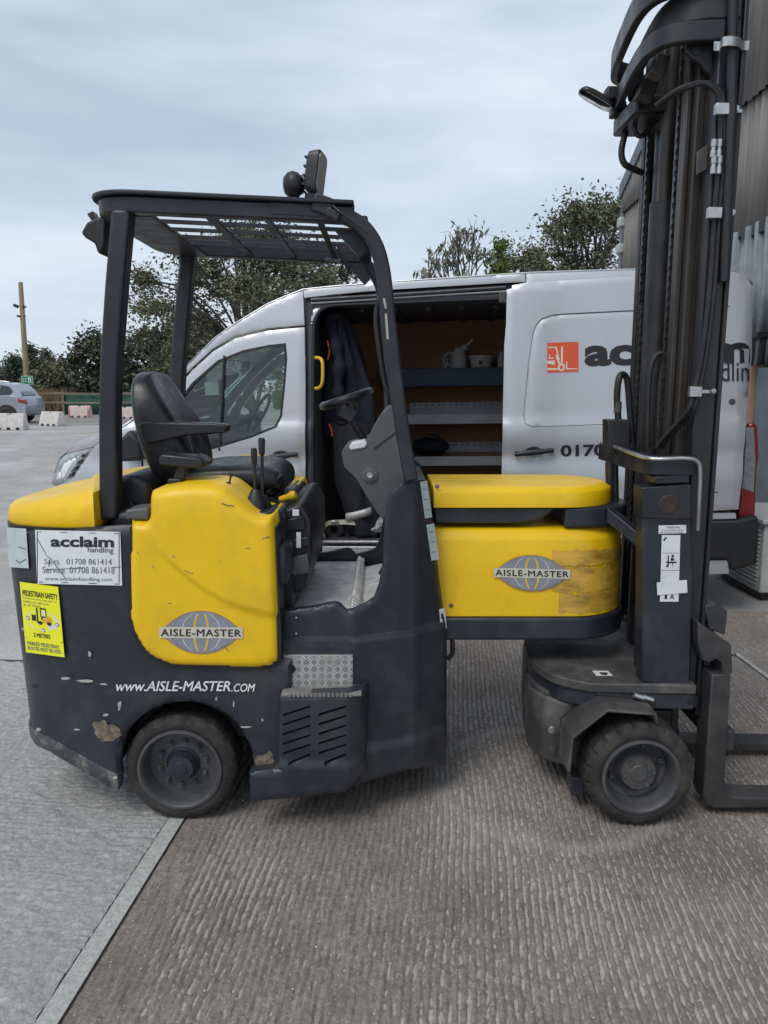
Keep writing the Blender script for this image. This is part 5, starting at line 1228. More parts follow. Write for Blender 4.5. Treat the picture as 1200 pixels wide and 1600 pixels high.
shp(Fq, [[(.33,.52),(.4,.52),(.4,.70),(.33,.70)],[(.25,.58),(.85,.58),(.85,.605),(.25,.605)],[(.25,.52),(.4,.52),(.4,.55),(.25,.55)],[(.5,.62),(.7,.62),(.7,.66),(.5,.66)],circ(.62,.69,.08,10,.3),[(.6,.53),(.64,.53),(.64,.6),(.6,.6)],[(.05,.95),(.2,.99),(.28,.98),(.1,.92)],[(.2,.02),(.35,.02),(.35,.09),(.2,.09)],[(.5,.02),(.56,.02),(.7,.09),(.6,.09)],[(.7,.02),(.78,.02),(.66,.07),(.6,.06)]], M['ink'], 'pictogram', l2)
l3 = sticker('sticker', 1026, 910, 1073, 930, lambda q: 2.717, M['white'], 'blank white paper patch stuck over the label', -4, n=1, edge=(1,))
# cross bar with bright rod, valve block and hoses
def plansweep(name, pts, z, h, t, mat, bev=.006, zr=None):
    pp = smooth_path([(a,b,0) for a, b in pts], 5); fr_ = []
    for i, p in enumerate(pp):
        tt = (pp[min(i+1,len(pp)-1)]-pp[max(i-1,0)]).normalized(); fr_.append((Vector((p.x,p.y,z)), Vector((tt.y,-tt.x,0)), Vector((0,0,1))))
    m = MB(); m.sweep(fr_, [(-t/2,-h/2),(t/2,-h/2),(t/2,h/2),(-t/2,h/2)]); return m.build(name, mat, FK, bevel=bev)
plansweep('mast_cross_bar', [(1.12,2.735),(1.0,2.735),(.965,2.75),(.95,2.80),(.945,3.0),(.945,3.3)], 1.315, .065, .045, M['mastpaint'])
m = MB(); m.tube(smooth_path([P(940,692,3.25), P(966,700,3.0), P(1004,714,2.75), P(1030,717,2.70), P(1068,716,2.69), P(1088,720,2.69), P(1094,735,2.69), P(1092,790,2.70), P(1090,828,2.72)], 6), .0075, 8); m.build('guard_rod', M['bright'], FK)
q = XZ([(951,656),(985,656),(985,712),(951,708)], 3.05); m = MB(); m.prism(q, 3.05, 3.14); m.build('valve_block', M['black'], FK, bevel=.004)
m = MB(); m.tube(smooth_path([P(966,655,3.07), P(964,620,3.07), P(967,592,3.07), P(973,585,3.09), P(980,595,3.1), P(984,640,3.1), P(988,690,3.1)], 6), .013, 10); m.build('hydraulic_hose', M['hose'], FK)
a = P(965,640,3.07); m = MB(); m.lathe([(0,.03),(.015,.03),(.015,-.01),(.010,-.014),(.010,-.03)], a, (0,0,1), 12); m.build('hose_fitting', M['rim'], FK)
for (x, r_) in ((953,.02),(960,.016)):
    m = MB(); m.tube([P(x,722,3.1), P(x+2,850,3.1)], r_, 10); m.build('hydraulic_pipe', M['black'], FK)
for k, dx in enumerate((0, 7)):
    yy = 2.738
    m = MB(); m.tube(smooth_path([P(1025+dx*.5,165,2.80), P(1060+dx,140,2.745), P(1095+dx,130,2.735), P(1118+dx,142,2.735), P(1126+dx*.6,168,yy), P(1124+dx,240,yy), P(1117+dx,332,yy), P(1109+dx,450,yy), P(1096+dx*.9,560,yy), P(1084+dx,612,yy), P(1076+dx,640,yy), P(1058+dx,662,2.80), P(1036+dx,686,2.85), P(1026+dx,700,2.87)], 6), .0088, 8); m.build('hydraulic_hose', M['hose'], FK)
for (x, y, w_) in ((1128,171,22),(1116,333,22),(1086,612,20)):
    a = P(x, y, 2.725); m = MB(); m.obox(a, w_/470, .022, .036); m.obox(a+Vector((.045,.014,0)), .06, .004, .013); m.build('hose_clamp', M['bright'], FK, bevel=.004)
    b = P(x+(28 if y > 200 else 22), y-1, 2.735); m = MB(); m.lathe([(0,.01),(.009,.009),(.011,0)], b, (0,-1,0), 8); m.build('clamp_bolt', M['bright'], FK)
cl = smooth_path([P(1115,72,2.74), P(1124,72,2.735), P(1128,66,2.70), P(1140,64,2.69), P(1155,66,2.70), P(1159,71,2.735), P(1170,71,2.74)], 4)
m = MB(); m.sweep([(p, Vector((0,0,1)), Vector((0,-1,0))) for p in cl], [(-.014,-.002),(.014,-.002),(.014,.002),(-.014,.002)]); m.build('pipe_strap', M['bright'], FK)
m = MB(); m.tube([P(1146,-60,2.725), P(1143,170,2.725), P(1132,440,2.728)], .017, 14); m.build('feed_pipe', M['mastpaint'], FK)
for dx in (0, 9):
    for yy in (232, 258):
        a = P(1115+dx, yy, 2.725); m = MB(); m.lathe([(0,.028),(.0095,.028),(.0095,.006),(.007,.004),(.007,-.004),(.0095,-.006),(.0095,-.028),(0,-.028)], a, (.02,0,1), 10); m.build('hose_fitting', M['bright'], FK)
q = XZ([(1088,238),(1110,224),(1110,262),(1087,274)], 2.80); m = MB(); m.prism(q, 2.79, 2.80); m.build('bulkhead_plate', M['rim'], FK, bevel=.002)
for (pts, r_) in (([(1028,700),(1030,620),(1040,560),(1050,545)], .011), ([(1012,700),(1014,600),(1022,560),(1035,552),(1042,556)], .010)):
    m = MB(); m.tube(smooth_path([P(a, b, 2.97) for a, b in pts], 6), r_, 8); m.build('hydraulic_hose', M['hose'], FK)
# bowed cross members at the top, mirror, drooping cable
bow = [(1.12,2.75),(1.0,2.765),(.935,2.81),(.912,2.92),(.93,3.14),(.975,3.44),(1.03,3.53),(1.13,3.56)]
plansweep('top_cross_member', bow, 2.745, .065, .03, M['mastpaint'])
plansweep('top_cross_member', [(a-.02, b) for a, b in bow], 2.90, .09, .03, M['mastpaint'])
plansweep('top_cross_member', [(a+.05, b) for a, b in bow], 2.83, .10, .02, M['black'])
q = XZ([(1071,64),(1112,60),(1112,120),(1100,110),(1090,97),(1078,92),(1071,82)], 2.80); m = MB(); m.prism(q, 2.79, 2.81); m.build('eye_plate', M['mastpaint'], FK, bevel=.003)
a = P(1089,78,2.788); m = MB(); m.lathe([(.018,.003),(.018,-.01),(0,-.01)], a, (0,-1,0), 20); m.build('eye_hole', M['ink'], FK)
for (x, y, yy, s) in ((1028,105,2.95,.05),(1010,140,3.1,.06),(1000,165,3.2,.05)):
    m = MB(); m.obox(P(x,y,yy), s, .06, s*1.4, Matrix.Rotation(.3,3,'Y')); m.build('valve_fitting', M['steel_worn'], FK, bevel=.006)
ms = [P(*p, 3.42) for p in ((906,140),(922,148),(944,160),(958,170))]; m = MB()
c = (ms[0]+ms[3])/2; dd = (ms[3]-ms[0]).normalized(); L2 = (ms[3]-ms[0]).length/2; nn = Vector((-dd.z,0,dd.x))
rr_ = rounded([(-L2,-.045),(L2,-.045),(L2,.045),(-L2,.045)], .04, 5)
m.loft([[c+dd*x*s+Vector((0,1,0))*y*s+nn*h for x, y in rr_] for h, s in ((-.008,1.),(.0,1.02),(.012,.9),(.022,.5))]); mm_ = m.build('convex_mirror', M['black'], FK, bevel=.004)
m = MB(); m.loft([[c+dd*x*s+Vector((0,1,0))*y*s+nn*h for x, y in rr_] for h, s in ((-.0085,.92),(-.010,.85))]); m.build('glass', M['mirror'], mm_)
m = MB(); m.obox(P(955,148,3.4), .05, .06, .05); m.tube([P(945,150,3.42), P(975,150,3.45)], .02, 10); m.obox(P(965,172,3.42), .06, .05, .06); m.build('mirror_bracket', M['black'], FK, bevel=.008)
m = MB(); m.tube(smooth_path([P(982,190,3.38), P(975,215,3.38), P(971,240,3.38), P(978,258,3.38), P(1004,270,3.4)], 6), .013, 10); m.build('hanging_cable', M['hose'], FK)
m = MB(); m.tube(smooth_path([P(993,190,3.3), P(992,204,3.3), P(1000,213,3.3), P(1012,205,3.3), P(1014,190,3.3)], 6), .010, 10); m.build('hydraulic_hose', M['hose'], FK)
m = MB(); m.obox(P(1000,182,3.3), .13, .3, .07); m.build('hose_tray', M['black'], FK, bevel=.01)
# ---- carriage and forks
vbox('carriage_plate', 1.205, 1.235, 2.76, 3.5, .36, .72, M['forksteel'], .004)
zt = P(1118,985,2.72).z
q = XZ([(1091,972),(1106,982),(1143,1008),(1145,1052),(1129,1056),(1128,1036),(1119,1030),(1108,1036),(1098,1032),(1091,1005)], 2.68); m = MB(); m.prism(q, 2.68, 3.5); m.build('carriage_bar', M['forksteel'], FK, bevel=.004)
q = XZ([(1101,947),(1120,943),(1137,955),(1133,992),(1108,984)], 2.74); m = MB(); m.prism(q, 2.74, 2.86); m.build('stop_block', M['forksteel'], FK, bevel=.004)
for yy in (2.80, 3.46):
    for zz in (.52, .66): m = MB(); m.lathe([(0,.03),(.03,.03),(.034,.02),(.034,-.02),(0,-.03)], (1.16, yy, zz), (0,1,0), 18); m.build('mast_roller', M['forksteel'], FK)
plansweep('carriage_bar', [(1.25,2.70),(1.25,3.0),(1.25,3.55)], .30, .06, .05, M['forksteel'])
def fork(y0, y1, label):
    xs0 = P(1097,1200,2.69).x; xs1 = P(1129,1200,2.69).x
    zs = P(1110,1050,2.69).z; pts = [(xs0,zs),(xs1-.006,zs),(xs1,.145),(xs1+.012,.085),(xs1+.05,.072),(xs1+.95,.045),(xs1+.95,.03),(xs0+.05,.025),(xs0+.015,.04),(xs0,.075)]
    m = MB(); m.prism(pts, y0, y1); o = m.build('fork', M['forksteel'], FK, bevel=.006)
    m = MB(); m.box(xs1-.01, xs1+.035, y0+.015, y1-.015, .245, .33); m.build('fork_heel_hook', M['forksteel'], o, bevel=.008)
fork(2.665, 2.765, 'near fork'); fork(3.12, 3.22, 'far fork')
# ================================================================== VAN
VP0 = Vector((.17, 5.4, 0)); VYAW = R(6); VRAKE = R(1.0)
VM = Matrix.Translation(VP0) @ Matrix.Rotation(-VYAW, 4, 'Z') @ Matrix.Rotation(-VRAKE, 4, 'Y'); VI = VM.inverted()
CAML = VI @ Vector((0,0,CAM_H))
def vt(px, py, w=0.):
    d = VI.to_3x3() @ ray(px, py); t = (w-CAML.y)/d.y; return CAML + d*t
VAN = empty('panel_van', VP0, 'silver panel van with open sliding side door parked behind the forklift', 'van', local=True)
VAN.rotation_euler = (Matrix.Rotation(-VYAW, 3, 'Z') @ Matrix.Rotation(-VRAKE, 3, 'Y')).to_euler()
uR = vt(1177, 560).x; uF = vt(78, 740).x; uT = vt(190, 740).x
WID = 1.98
def sstep(a, b, x): t = min(1, max(0, (x-a)/(b-a))); return t*t*(3-2*t)
def wside(u, z):
    w = .0
    if z > 1.15: w += .028*(z-1.15)+.055*(z-1.15)**2
    w += .020*sstep(1.29, 1.38, z)                       # shoulder
    w += .012*math.exp(-((z-1.10)/.07)**2) - .006*math.exp(-((z-.93)/.08)**2)
    if z < .6: w += .25*(.6-z)**2
    if u < uT: k = min(1.15, (uT-u)/(uT-uF)); w += .22*k*k+.03*k      # wing turns in towards the nose
    r = .035
    if u > uR-r: k = min(1, (u-(uR-r))/r); w += r*.9*(1-math.sqrt(max(0, 1-k*k*.96)))
    return w
def vs(px, py, off=0.):
    w = 0
    for _ in range(24):
        p = vt(px, py, w+off); w = .5*w+.5*wside(p.x, p.z)
    return p
def VXZ(pts, off=0.): return [(p.x, p.z) for p in (vs(a, b, off) for a, b in pts)]
def vpanel(name, pts, mat, off=0., holes=(), r=.006, step=.035, depth=.02, parent=None, extra=None, rad=0):
    pl = VXZ(pts, off)
    if rad: pl = rounded(pl, rad, 4)
    return pillow(name, pl, mat, parent or VAN, yf=lambda u, z: wside(u, z)+off, holes=holes, r=r, step=step, depth=depth, extra=extra, smooth=40)
def vbx(name, u0, u1, w0, w1, z0, z1, mat, bev=.0, parent=None):
    m = MB(); m.box(u0, u1, w0, w1, z0, z1); return m.build(name, mat, parent or VAN, bevel=bev)
M['van'] = pmat('silver_van_paint', (.56,.57,.60), .32, .55, var=.03, scale=2, coat=.6, rvar=.03, dirt=(.40,.40,.40), dirt_amt=.12, dirt_scale=3)
M['vandark'] = pmat('van_black_trim', (.017,.018,.020), .5, var=.2, scale=10)
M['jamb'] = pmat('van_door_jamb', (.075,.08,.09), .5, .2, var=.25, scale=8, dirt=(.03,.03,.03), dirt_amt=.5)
M['ply'] = pmat('plywood_lining', (.36,.175,.095), .7, var=.2, scale=5, stretch=(.3,1,3), dirt=(.17,.085,.05), dirt_amt=.5, dirt_scale=4)
M['shelf'] = pmat('grey_shelf_steel', (.42,.42,.43), .5, .3, var=.1, scale=9)
M['bluebin'] = pmat('blue_shelf', (.035,.06,.12), .55, var=.2, scale=8)
M['glass'] = glassmat('van_glass', (.80,.88,.85))
M['navy'] = pmat('navy_workwear', (.007,.009,.019), .85, var=.35, scale=14, bump=.5, bscale=120)
M['darkcloth'] = pmat('dark_workwear', (.010,.011,.016), .85, var=.35, scale=14, bump=.5, bscale=120)
M['reflect'] = pmat('reflective_band', (.42,.42,.40), .5, .2, var=.15, scale=40)
M['orange'] = pmat('logo_orange', (.72,.10,.035), .45, var=.06, scale=12)
M['vtext'] = flat('van_lettering', (.018,.018,.022), .4)
M['zip'] = flat('orange_zip', (.65,.09,.03), .6)

# windows and doors
win = VXZ([(447,536),(449,560),(446,600),(441,650),(432,668),(393,684),(333,702),(268,712),(240,700),(262,648),(300,598),(340,563),(380,547),(420,539)])
door = [(475.5,511),(477,600),(477.5,790),(470,850),(280,862),(236,812),(224,730),(218,690),(240,652),(275,607),(300,579),(333,549),(367,529),(417,517)]
fd_ = vpanel('front_door', door, M['van'], holes=[win], step=.03)
def shrink(poly, d):
    cx = sum(p[0] for p in poly)/len(poly); cz = sum(p[1] for p in poly)/len(poly)
    return [(cx+(x-cx)*(1-d), cz+(z-cz)*(1-d)) for x, z in poly]
pillow('window_seal', [(x, z) for x, z in shrink(win, -.02)], M['vandark'], fd_, yf=lambda u, z: wside(u, z)+.004, holes=[shrink(win, .05)], r=.002, step=.04, depth=.02)
pillow('side_window', shrink(win, .045), M['glass'], fd_, yf=lambda u, z: wside(u, z)+.016, r=0, step=.06, depth=.004)
q = [vs(a, b, .006) for a, b in ((351,556),(343,704))]; m = MB(); m.tube([(p.x, p.y, p.z) for p in q], .012, 8); m.build('window_divider', M['vandark'], fd_)
def handle(px, py, off, par, s=1):
    p = vs(px, py, off); m = MB(); L_ = .125*s
    rings = []
    for k in range(9):
        t = -1+2*k/8; h = .020*(1-.35*t*t); rings.append([(p.x+t*L_, p.y-.035-.008*(1-t*t)+.016*math.cos(2*math.pi*j/10), p.z+t*.012*s+h*math.sin(2*math.pi*j/10)) for j in range(10)])
    m.loft(rings); m.obox((p.x-L_*.85, p.y-.018, p.z-.01*s), .03, .05, .03); m.obox((p.x+L_*.85, p.y-.018, p.z+.01*s), .03, .05, .03); h_ = m.build('door_handle', M['vandark'], par, smooth=50)
    m = MB(); m.lathe([(.055,0),(.05,-.004),(0,.012)], (p.x+.0, p.y-.001, p.z), (0,-1,0), 24); m.build('handle_cup', M['van'], h_, smooth=50)
    m = MB(); rings = [[(p.x-.005+.058*math.cos(math.pi*j/10), p.y-.012+d, p.z+.038*math.sin(math.pi*j/10)) for j in range(11)] for d in (-.008, .012)]
    m.loft(rings); m.build('handle_shroud', M['vandark'], h_, bevel=.004)
handle(440, 712, 0, fd_, .95)
vpanel('cantrail', [(473,451),(475.5,508),(417,512.5),(367,524),(333,544),(300,574),(275,601),(240,646),(216,684),(212,652),(240,622),(270,590),(300,561),(335,527),(367,504),(417,474)], M['van'], step=.03)
vpanel('front_wing', [(150,695),(170,682),(192,668),(212,652),(217,684),(214,690),(221,730),(232,812),(276,862),(250,880),(120,880),(92,830),(84,775),(84,762),(112,749),(126,726)], M['van'], step=.03)
vpanel('bumper', [(84,772),(92,830),(118,880),(110,905),(84,880),(74,820),(75,770)], M['vandark'], off=-.01, step=.04)
vpanel('bonnet_edge', [(90,716),(92,713),(110,697),(130,687),(152,679),(172,672),(192,664),(212,650),(192,667),(170,681),(150,694),(147,697.5),(97,711)], M['van'], step=.03)
# headlight
hl = vpanel('headlight', [(79,756),(84,740),(92,718),(97,712),(147,699),(126,725),(112,748),(86,760)], pmat('headlamp_shell', (.34,.37,.39), .12, .2, var=.35, scale=18, coat=.8), off=-.004, r=.01, step=.02, depth=.015)
vpanel('reflector', [(84,753),(90,738),(100,722),(138,704),(112,726),(100,748)], pmat('headlamp_chrome', (.82,.84,.86), .3, .1, var=.25, scale=25), off=-.007, step=.02, depth=.006, parent=hl)
for k in range(4):
    a = (128-k*6.5, 710+k*10); vpanel('lamp_element', [(a[0],a[1]),(a[0]+9,a[1]-4),(a[0]+5,a[1]+4),(a[0]-5,a[1]+8)], M['vandark'], off=-.010, step=.02, depth=.006, parent=hl)
# mirror
q = [vs(*p, -.0) for p in ((194,694),(220,668),(236,686),(240,716),(196,718))]; m = MB(); m.loft([[(p.x*1, p.y-d, p.z) for p in q] for d in (.0,.10,.20)]); m.build('door_mirror', M['vandark'], VAN, bevel=.03, seg=3)
# roof, windscreen and bonnet: strips from the near top edge to the far one
sil = [(84,738),(92,713),(110,697),(130,687),(152,679),(172,672),(192,664),(212,650)]
scr = [(212,650),(240,620),(270,588),(300,560)]
rof = [(300,560),(335,526),(367,503),(417,473),(445,461),(473,450),(520,445),(600,439),(700,432),(822,424),(900,421),(1000,418),(1080,417),(1138,418),(1160,424),(1172,433),(1177,444)]
def strip(name, px, mat, crown, inset, n=14, lift=0.):
    e = [vs(a, b) for a, b in px]; m = MB()
    for p in e:
        y0 = p.y+inset*0; 
        for k in range(n+1):
            t = k/n; ww = y0 + (WID-2*y0)*t; prof_ = 1-abs(2*t-1)**2.6
            m.v.append((p.x, ww, p.z-.004+crown*prof_+lift))
    c = n+1; m.f = [(i*c+k, i*c+k+1, (i+1)*c+k+1, (i+1)*c+k) for i in range(len(e)-1) for k in range(n)]
    return m.build(name, mat, VAN, smooth=50, solid=.012, fix=True)
strip('bonnet', sil, M['van'], .045, 0); strip('windscreen', scr, M['glass'], .03, 0); strip('roof', rof, M['van'], .035, 0)
q = [vs(300,560), vs(367,503), vs(417,473)]
# side rail above the opening, rear quarter, sill
vpanel('roof_rail', [(473.5,451),(520,446),(600,440),(700,433),(821,426),(821,440),(700,447),(600,453),(520,460),(475,465)], M['van'], step=.03)
qrec = VXZ([(1078,483),(1172,478),(1172,640),(1168,661),(1078,664)])
vpanel('rear_quarter', [(822.5,426),(900,422),(1000,419),(1080,418),(1138,419),(1160,425),(1171,434),(1176,446),(1175,560),(1166,664),(1161,740),(1154,796),(985,806),(800,812),(800,446),(822.5,441)], M['van'], step=.035)
# thin dark panel line along the quarter
def vline(pts, off, r, parent, mat=None, name='panel_gap'):
    m = MB(); e = smooth_path([vs(a, b, off) for a, b in pts], 6); m.tube([tuple(p) for p in e], r, 6); return m.build(name, mat or M['vandark'], parent)
rq = [o for o in VAN.children if o.name.startswith('rear_quarter')][0]
vline([(1090,482),(1135,479.5),(1173,478)], .001, .004, rq)
vline([(1108,769.5),(1122,769)], .001, .004, rq)
a = vs(1144,628); m = MB(); m.lathe([(0,.004),(.010,.003),(.022,.002),(.024,-.004)], a, (0,-1,0), 20); m.build('side_lamp_socket', M['jamb'], rq)
vpanel('sill', [(478,792),(482,850),(490,871),(503,881),(640,884),(800,884),(800,930),(478,930)], M['van'], off=.0, step=.05)
# jamb around the opening, rubber seal, runner under the roof rail
op_o = [(478,466),(540,461),(700,449),(800,444),(800,883),(503,880),(490,870),(478,800)]; 
op_i = rounded(VXZ([(491,478),(793,466),(793,876),(491,868)], .05), [.16,.05,.02,.10], 8)
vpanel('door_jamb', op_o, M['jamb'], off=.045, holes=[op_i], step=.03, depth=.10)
sl_ = [(p[0], wside(*p)+.045, p[1]) for p in resample(op_i, .03)]; m = MB(); m.tube(sl_, .014, 8, closed=True); m.build('door_seal', M['vandark'], VAN)
q = [vs(480,497,.04), vs(504,478,.04)]; vpanel('jamb_corner', [(485,484),(502,481),(496,492),(488,506),(485,506)], M['van'], off=.035, step=.02)
vline([(486,468.5),(640,459),(790,449)], .02, .012, VAN, M['jamb'], 'door_runner'); vline([(486,474),(640,464),(792,455)], .03, .007, VAN, M['shelf'], 'door_runner')
a = vs(784,464,.02); vbx('runner_stop', a.x-.02, a.x+.03, a.y-.02, a.y+.05, a.z-.04, a.z+.03, M['jamb'], .004)
# interior
uA = vs(486,700).x; uB = uR-.06; zf = vt(545,846,.10).z; zc_ = vt(640,470,.2).z-.02
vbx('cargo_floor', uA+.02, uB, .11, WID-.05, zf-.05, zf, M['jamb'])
for (yy, w_) in ((846,.075),(855,.055)):
    a = vt(545, yy, w_); vbx('step_edge', uA+.05, a.x+1.1, w_, w_+.03, a.z-.012, a.z+.004, M['bright'], .003)
a = vt(545,866,.05); vbx('step_riser', uA+.05, uA+1.3, .05, .07, a.z-.06, a.z+.05, M['van'])
for px in (542, 576): a = vt(px,866,.049); m = MB(); m.lathe([(0,.0),(.012,.001),(.014,0)], a, (0,-1,0), 14); m.build('drain_hole', M['ink'], VAN)
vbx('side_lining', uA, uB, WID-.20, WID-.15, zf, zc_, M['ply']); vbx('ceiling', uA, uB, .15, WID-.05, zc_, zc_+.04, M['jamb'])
for k in range(5): vbx('ceiling_rib', uA+.3+k*.25, uA+.34+k*.25, .5, WID-.2, zc_-.02, zc_-.001, M['jamb'])
vbx('bulkhead', uA-.03, uA+.02, .13, WID-.05, zf, zc_, pmat('bulkhead_grey', (.06,.06,.065), .7, var=.2, scale=5)); vbx('rear_lining', uB-.02, uB+.02, .14, WID-.05, zf, zc_, M['ply'])
wsx = 1.30
def sh(name, y0, y1, mat, w0, w1, x0=596, x1=830):
    a = vt(x0, y0, w0); b = vt(x1, y1, w0); return vbx(name, a.x, b.x+.25, w0, w1, min(a.z, b.z, vt(x0,y1,w0).z), vt(x0,y0,w0).z, mat, .003)
for (y0, y1, mt) in ((577,601,M['bluebin']),(648,661,M['shelf']),(714,727,M['shelf'])):
    t = sh('shelf_front', y0, y1, mt, wsx, wsx+.012); a = vt(700, y1-3, wsx); vbx('shelf_board', vt(596,600,wsx).x, vt(830,600,wsx).x+.25, wsx+.013, WID-.11, a.z, a.z+.012, M['shelf'] if mt is not M['bluebin'] else M['bluebin'])
for y0, y1 in ((629,645),(691,706)):
    s_ = sh('perforated_plate', y0, y1, M['shelf'], WID-.215, WID-.205, 640, 830); 
    for k in range(15): a = vt(648+k*9.3, y0+4, WID-.216); m = MB(); m.lathe([(0,.0),(.006,.0005),(.007,0)], a, (0,-1,0), 8); m.build('hole', M['ink'], s_)
for px in (600, 793): a = vt(px,640,wsx+.02); vbx('shelf_upright', a.x, a.x+.035, wsx+.02, wsx+.05, zf, vt(px,560,wsx).z, M['shelf'])
# yellow grab handle on the pillar
m = MB(); m.tube(smooth_path([vs(493,559,.03), vs(500,560,-.0), vs(504,568,-.02), vs(504,595,-.02), vs(500,605,0), vs(493,607,.03)], 6), .0125, 10); m.build('grab_handle', M['knobyel'], VAN)
# sliding door with pressed panel and lettering
SO = -.055
rec = [(880,490),(862,492),(846,498),(837,508),(832,522),(826,562),(819,632),(817.5,650),(821,662),(832,667.5),(960,663),(1072,660),(1072,482),(980,485)]
recp = VXZ(rec, SO)
sdo = vpanel('sliding_door', [(792,453),(822,441.5),(900,437),(1000,431),(1084,427),(1084,880),(784,884),(784,745),(786,640),(788,540),(791,506)], M['van'], off=SO, holes=[recp], step=.03, depth=.045)
pillow('door_recess', shrink(recp, .008), M['van'], sdo, yf=lambda u, z: wside(u, z)+SO+.005, r=.006, step=.03, depth=.01)
pillow('recess_gap', shrink(recp, -.004), M['vandark'], sdo, yf=lambda u, z: wside(u, z)+SO+.018, r=0, step=.05, depth=.01)
handle(834, 706, SO, sdo, 1.05)
def von(x0, y0, x1, y1, off, dy=0): 
    def f(a, b):
        px = x0+(x1-x0)*a; py = y1+(y0-y1)*b+dy*a; p = vs(px, py, off); return Vector(p)
    return f
o4 = SO+.003
def voff(x0, y0, x1, y1, dy=0):
    def f(a, b):
        px = x0+(x1-x0)*a; py = y1+(y0-y1)*b+dy*a; px = min(px, 1176.); return Vector(vs(px, py, o4 if px < 1082 else -.009))
    return f
fit_text('lettering', 'acclaim', voff(913, 527, 1172, 573, -5.5), M['vtext'], sdo, bold=.045)
fit_text('lettering', 'handlin', voff(1080, 565.5, 1171, 596.5, -1), M['vtext'], rq)
fit_text('phone_lettering', '01708 861418', von(876, 695, 1076, 714, SO-.003, -4), M['vtext'], sdo, bold=.03)
lg = von(855, 535.5, 904, 582.5, o4, -1.5)
m = MB(); m.add([lg(a, b) for a, b in ((0,0),(1,0),(1,1),(0,1))]+[lg(a, b)+Vector((0,-.0008,0)) for a, b in ((0,0),(1,0),(1,1),(0,1))], [(3,2,1,0),(4,5,6,7),(0,1,5,4),(1,2,6,5),(2,3,7,6),(3,0,4,7)]); L_ = m.build('logo', M['orange'], sdo, smooth=0)
lf = lambda a, b: lg(a, b)+Vector((0,-.002,0)); lf2 = lambda a, b: lg(a, b)+Vector((0,-.003,0))
M['cream'] = flat('logo_cream', (.72,.66,.56))
shp(lf, [[(.02,.86),(.30,.86),(.40,.42),(.36,.42),(.26,.82),(.02,.82)],[(.44,.30),(.50,.30),(.50,.86),(.44,.86)],[(.30,.60),(.42,.30),(.36,.28),(.26,.56)],[(0,.40),(.24,.40),(.24,.26),(0,.30)],[(.05,.46),(.2,.46),(.2,.5),(.1,.5),(.08,.6),(.05,.6)],[(0,.16),(.34,.14),(.34,.09),(0,.09)],[(.60,.36),(.64,.36),(.64,.13),(.98,.12),(.98,.09),(.60,.09)],circ(.45,.17,.12,20,1.05)], M['cream'], 'pictogram', L_)
shp(lf2, [circ(.45,.17,.06,16,1.05)], M['orange'], 'pictogram', L_)
# tail light, bumper, rear door edge
tl = MB(); q = [vt(a, b, .07) for a, b in ((1169,664),(1177,660),(1184,666),(1186,712),(1183,735),(1181,768),(1180,806),(1153,808),(1157,770),(1161,742),(1166,700))]
m = MB(); m.loft([[(p.x, p.y+d, p.z) for p in q] for d in (0,.16)]); tlo = m.build('tail_light', pmat('tail_light_red', (.20,.008,.010), .15, var=.15, scale=20, coat=.8), VAN, bevel=.012, seg=3)
q = [vt(a, b, .066) for a, b in ((1166,668),(1178,668),(1181,722),(1178,770),(1159,763),(1162,735))]; m = MB(); m.loft([[(p.x, p.y+d, p.z) for p in q] for d in (0,.02)]); m.build('clear_lens', pmat('clear_lamp', (.28,.30,.31), .12, .5, var=.35, scale=30, coat=.6), tlo, bevel=.004)
q = [vt(a, b, -.02) for a, b in ((985,816),(1152,813),(1185,806),(1186,822),(1183,882),(1143,893),(1136,874),(985,878))]; m = MB(); m.loft([[(p.x, p.y+d, p.z) for p in q] for d in (0,.25)]); bmp = m.build('rear_bumper', M['vandark'], VAN, bevel=.02, seg=3)
q = [vt(a, b, -.01) for a, b in ((985,804),(1150,802),(1151,811),(985,815))]; m = MB(); m.loft([[(p.x, p.y+d, p.z) for p in q] for d in (0,.1)]); m.build('bumper_strip', M['van'], VAN, bevel=.004)
q = [vt(a, b, .0) for a, b in ((985,877),(1138,875),(1140,897),(985,903))]; m = MB(); m.loft([[(p.x, p.y+d, p.z) for p in q] for d in (0,.05)]); m.build('sill_plate', M['van'], VAN, bevel=.006)
vbx('tow_bracket', uR+.04, uR+.09, .05, .12, .40, .50, M['bright'], .01)
z0_, z1_ = .55, vs(1176,450).z-.06
vbx('rear_door', uR-.02, uR+.015, .12, WID-.1, z0_, z1_, M['van'], .02)
# far side, underbody, wheels
farw = [(x, z) for x, z in shrink(win, .0)]
def farmap(u, y, z): return (u, WID-y, z)
pillow('front_door', VXZ(door), M['van'], VAN, yf=lambda u, z: wside(u, z), holes=[win], r=.004, step=.06, depth=.02, mapf=farmap)
pillow('cantrail', VXZ([(473,451),(475.5,508),(417,512.5),(367,524),(333,544),(300,574),(275,601),(240,646),(216,684),(212,652),(240,622),(270,590),(300,561),(335,527),(367,504),(417,474)]), M['van'], VAN, yf=lambda u, z: wside(u, z), r=.004, step=.06, depth=.02, mapf=farmap)
pillow('body_side', VXZ([(478,452),(822,426),(1138,419),(1160,425),(1176,446),(1166,664),(1154,800),(478,880)]), M['van'], VAN, yf=lambda u, z: wside(u, z), r=.004, step=.08, depth=.02, mapf=farmap)
pillow('front_wing', VXZ([(150,695),(192,668),(212,652),(217,684),(221,730),(232,812),(276,862),(250,880),(120,880),(84,800),(84,740)]), M['van'], VAN, yf=lambda u, z: wside(u, z), r=.004, step=.06, depth=.02, mapf=farmap)
vbx('nose', uF+.12, uF+.3, .40, WID-.40, .3, 1.0, M['vandark'], .04); vbx('underbody', uF+.4, uR-.2, .12, WID-.12, .28, zf-.06, M['vandark'])
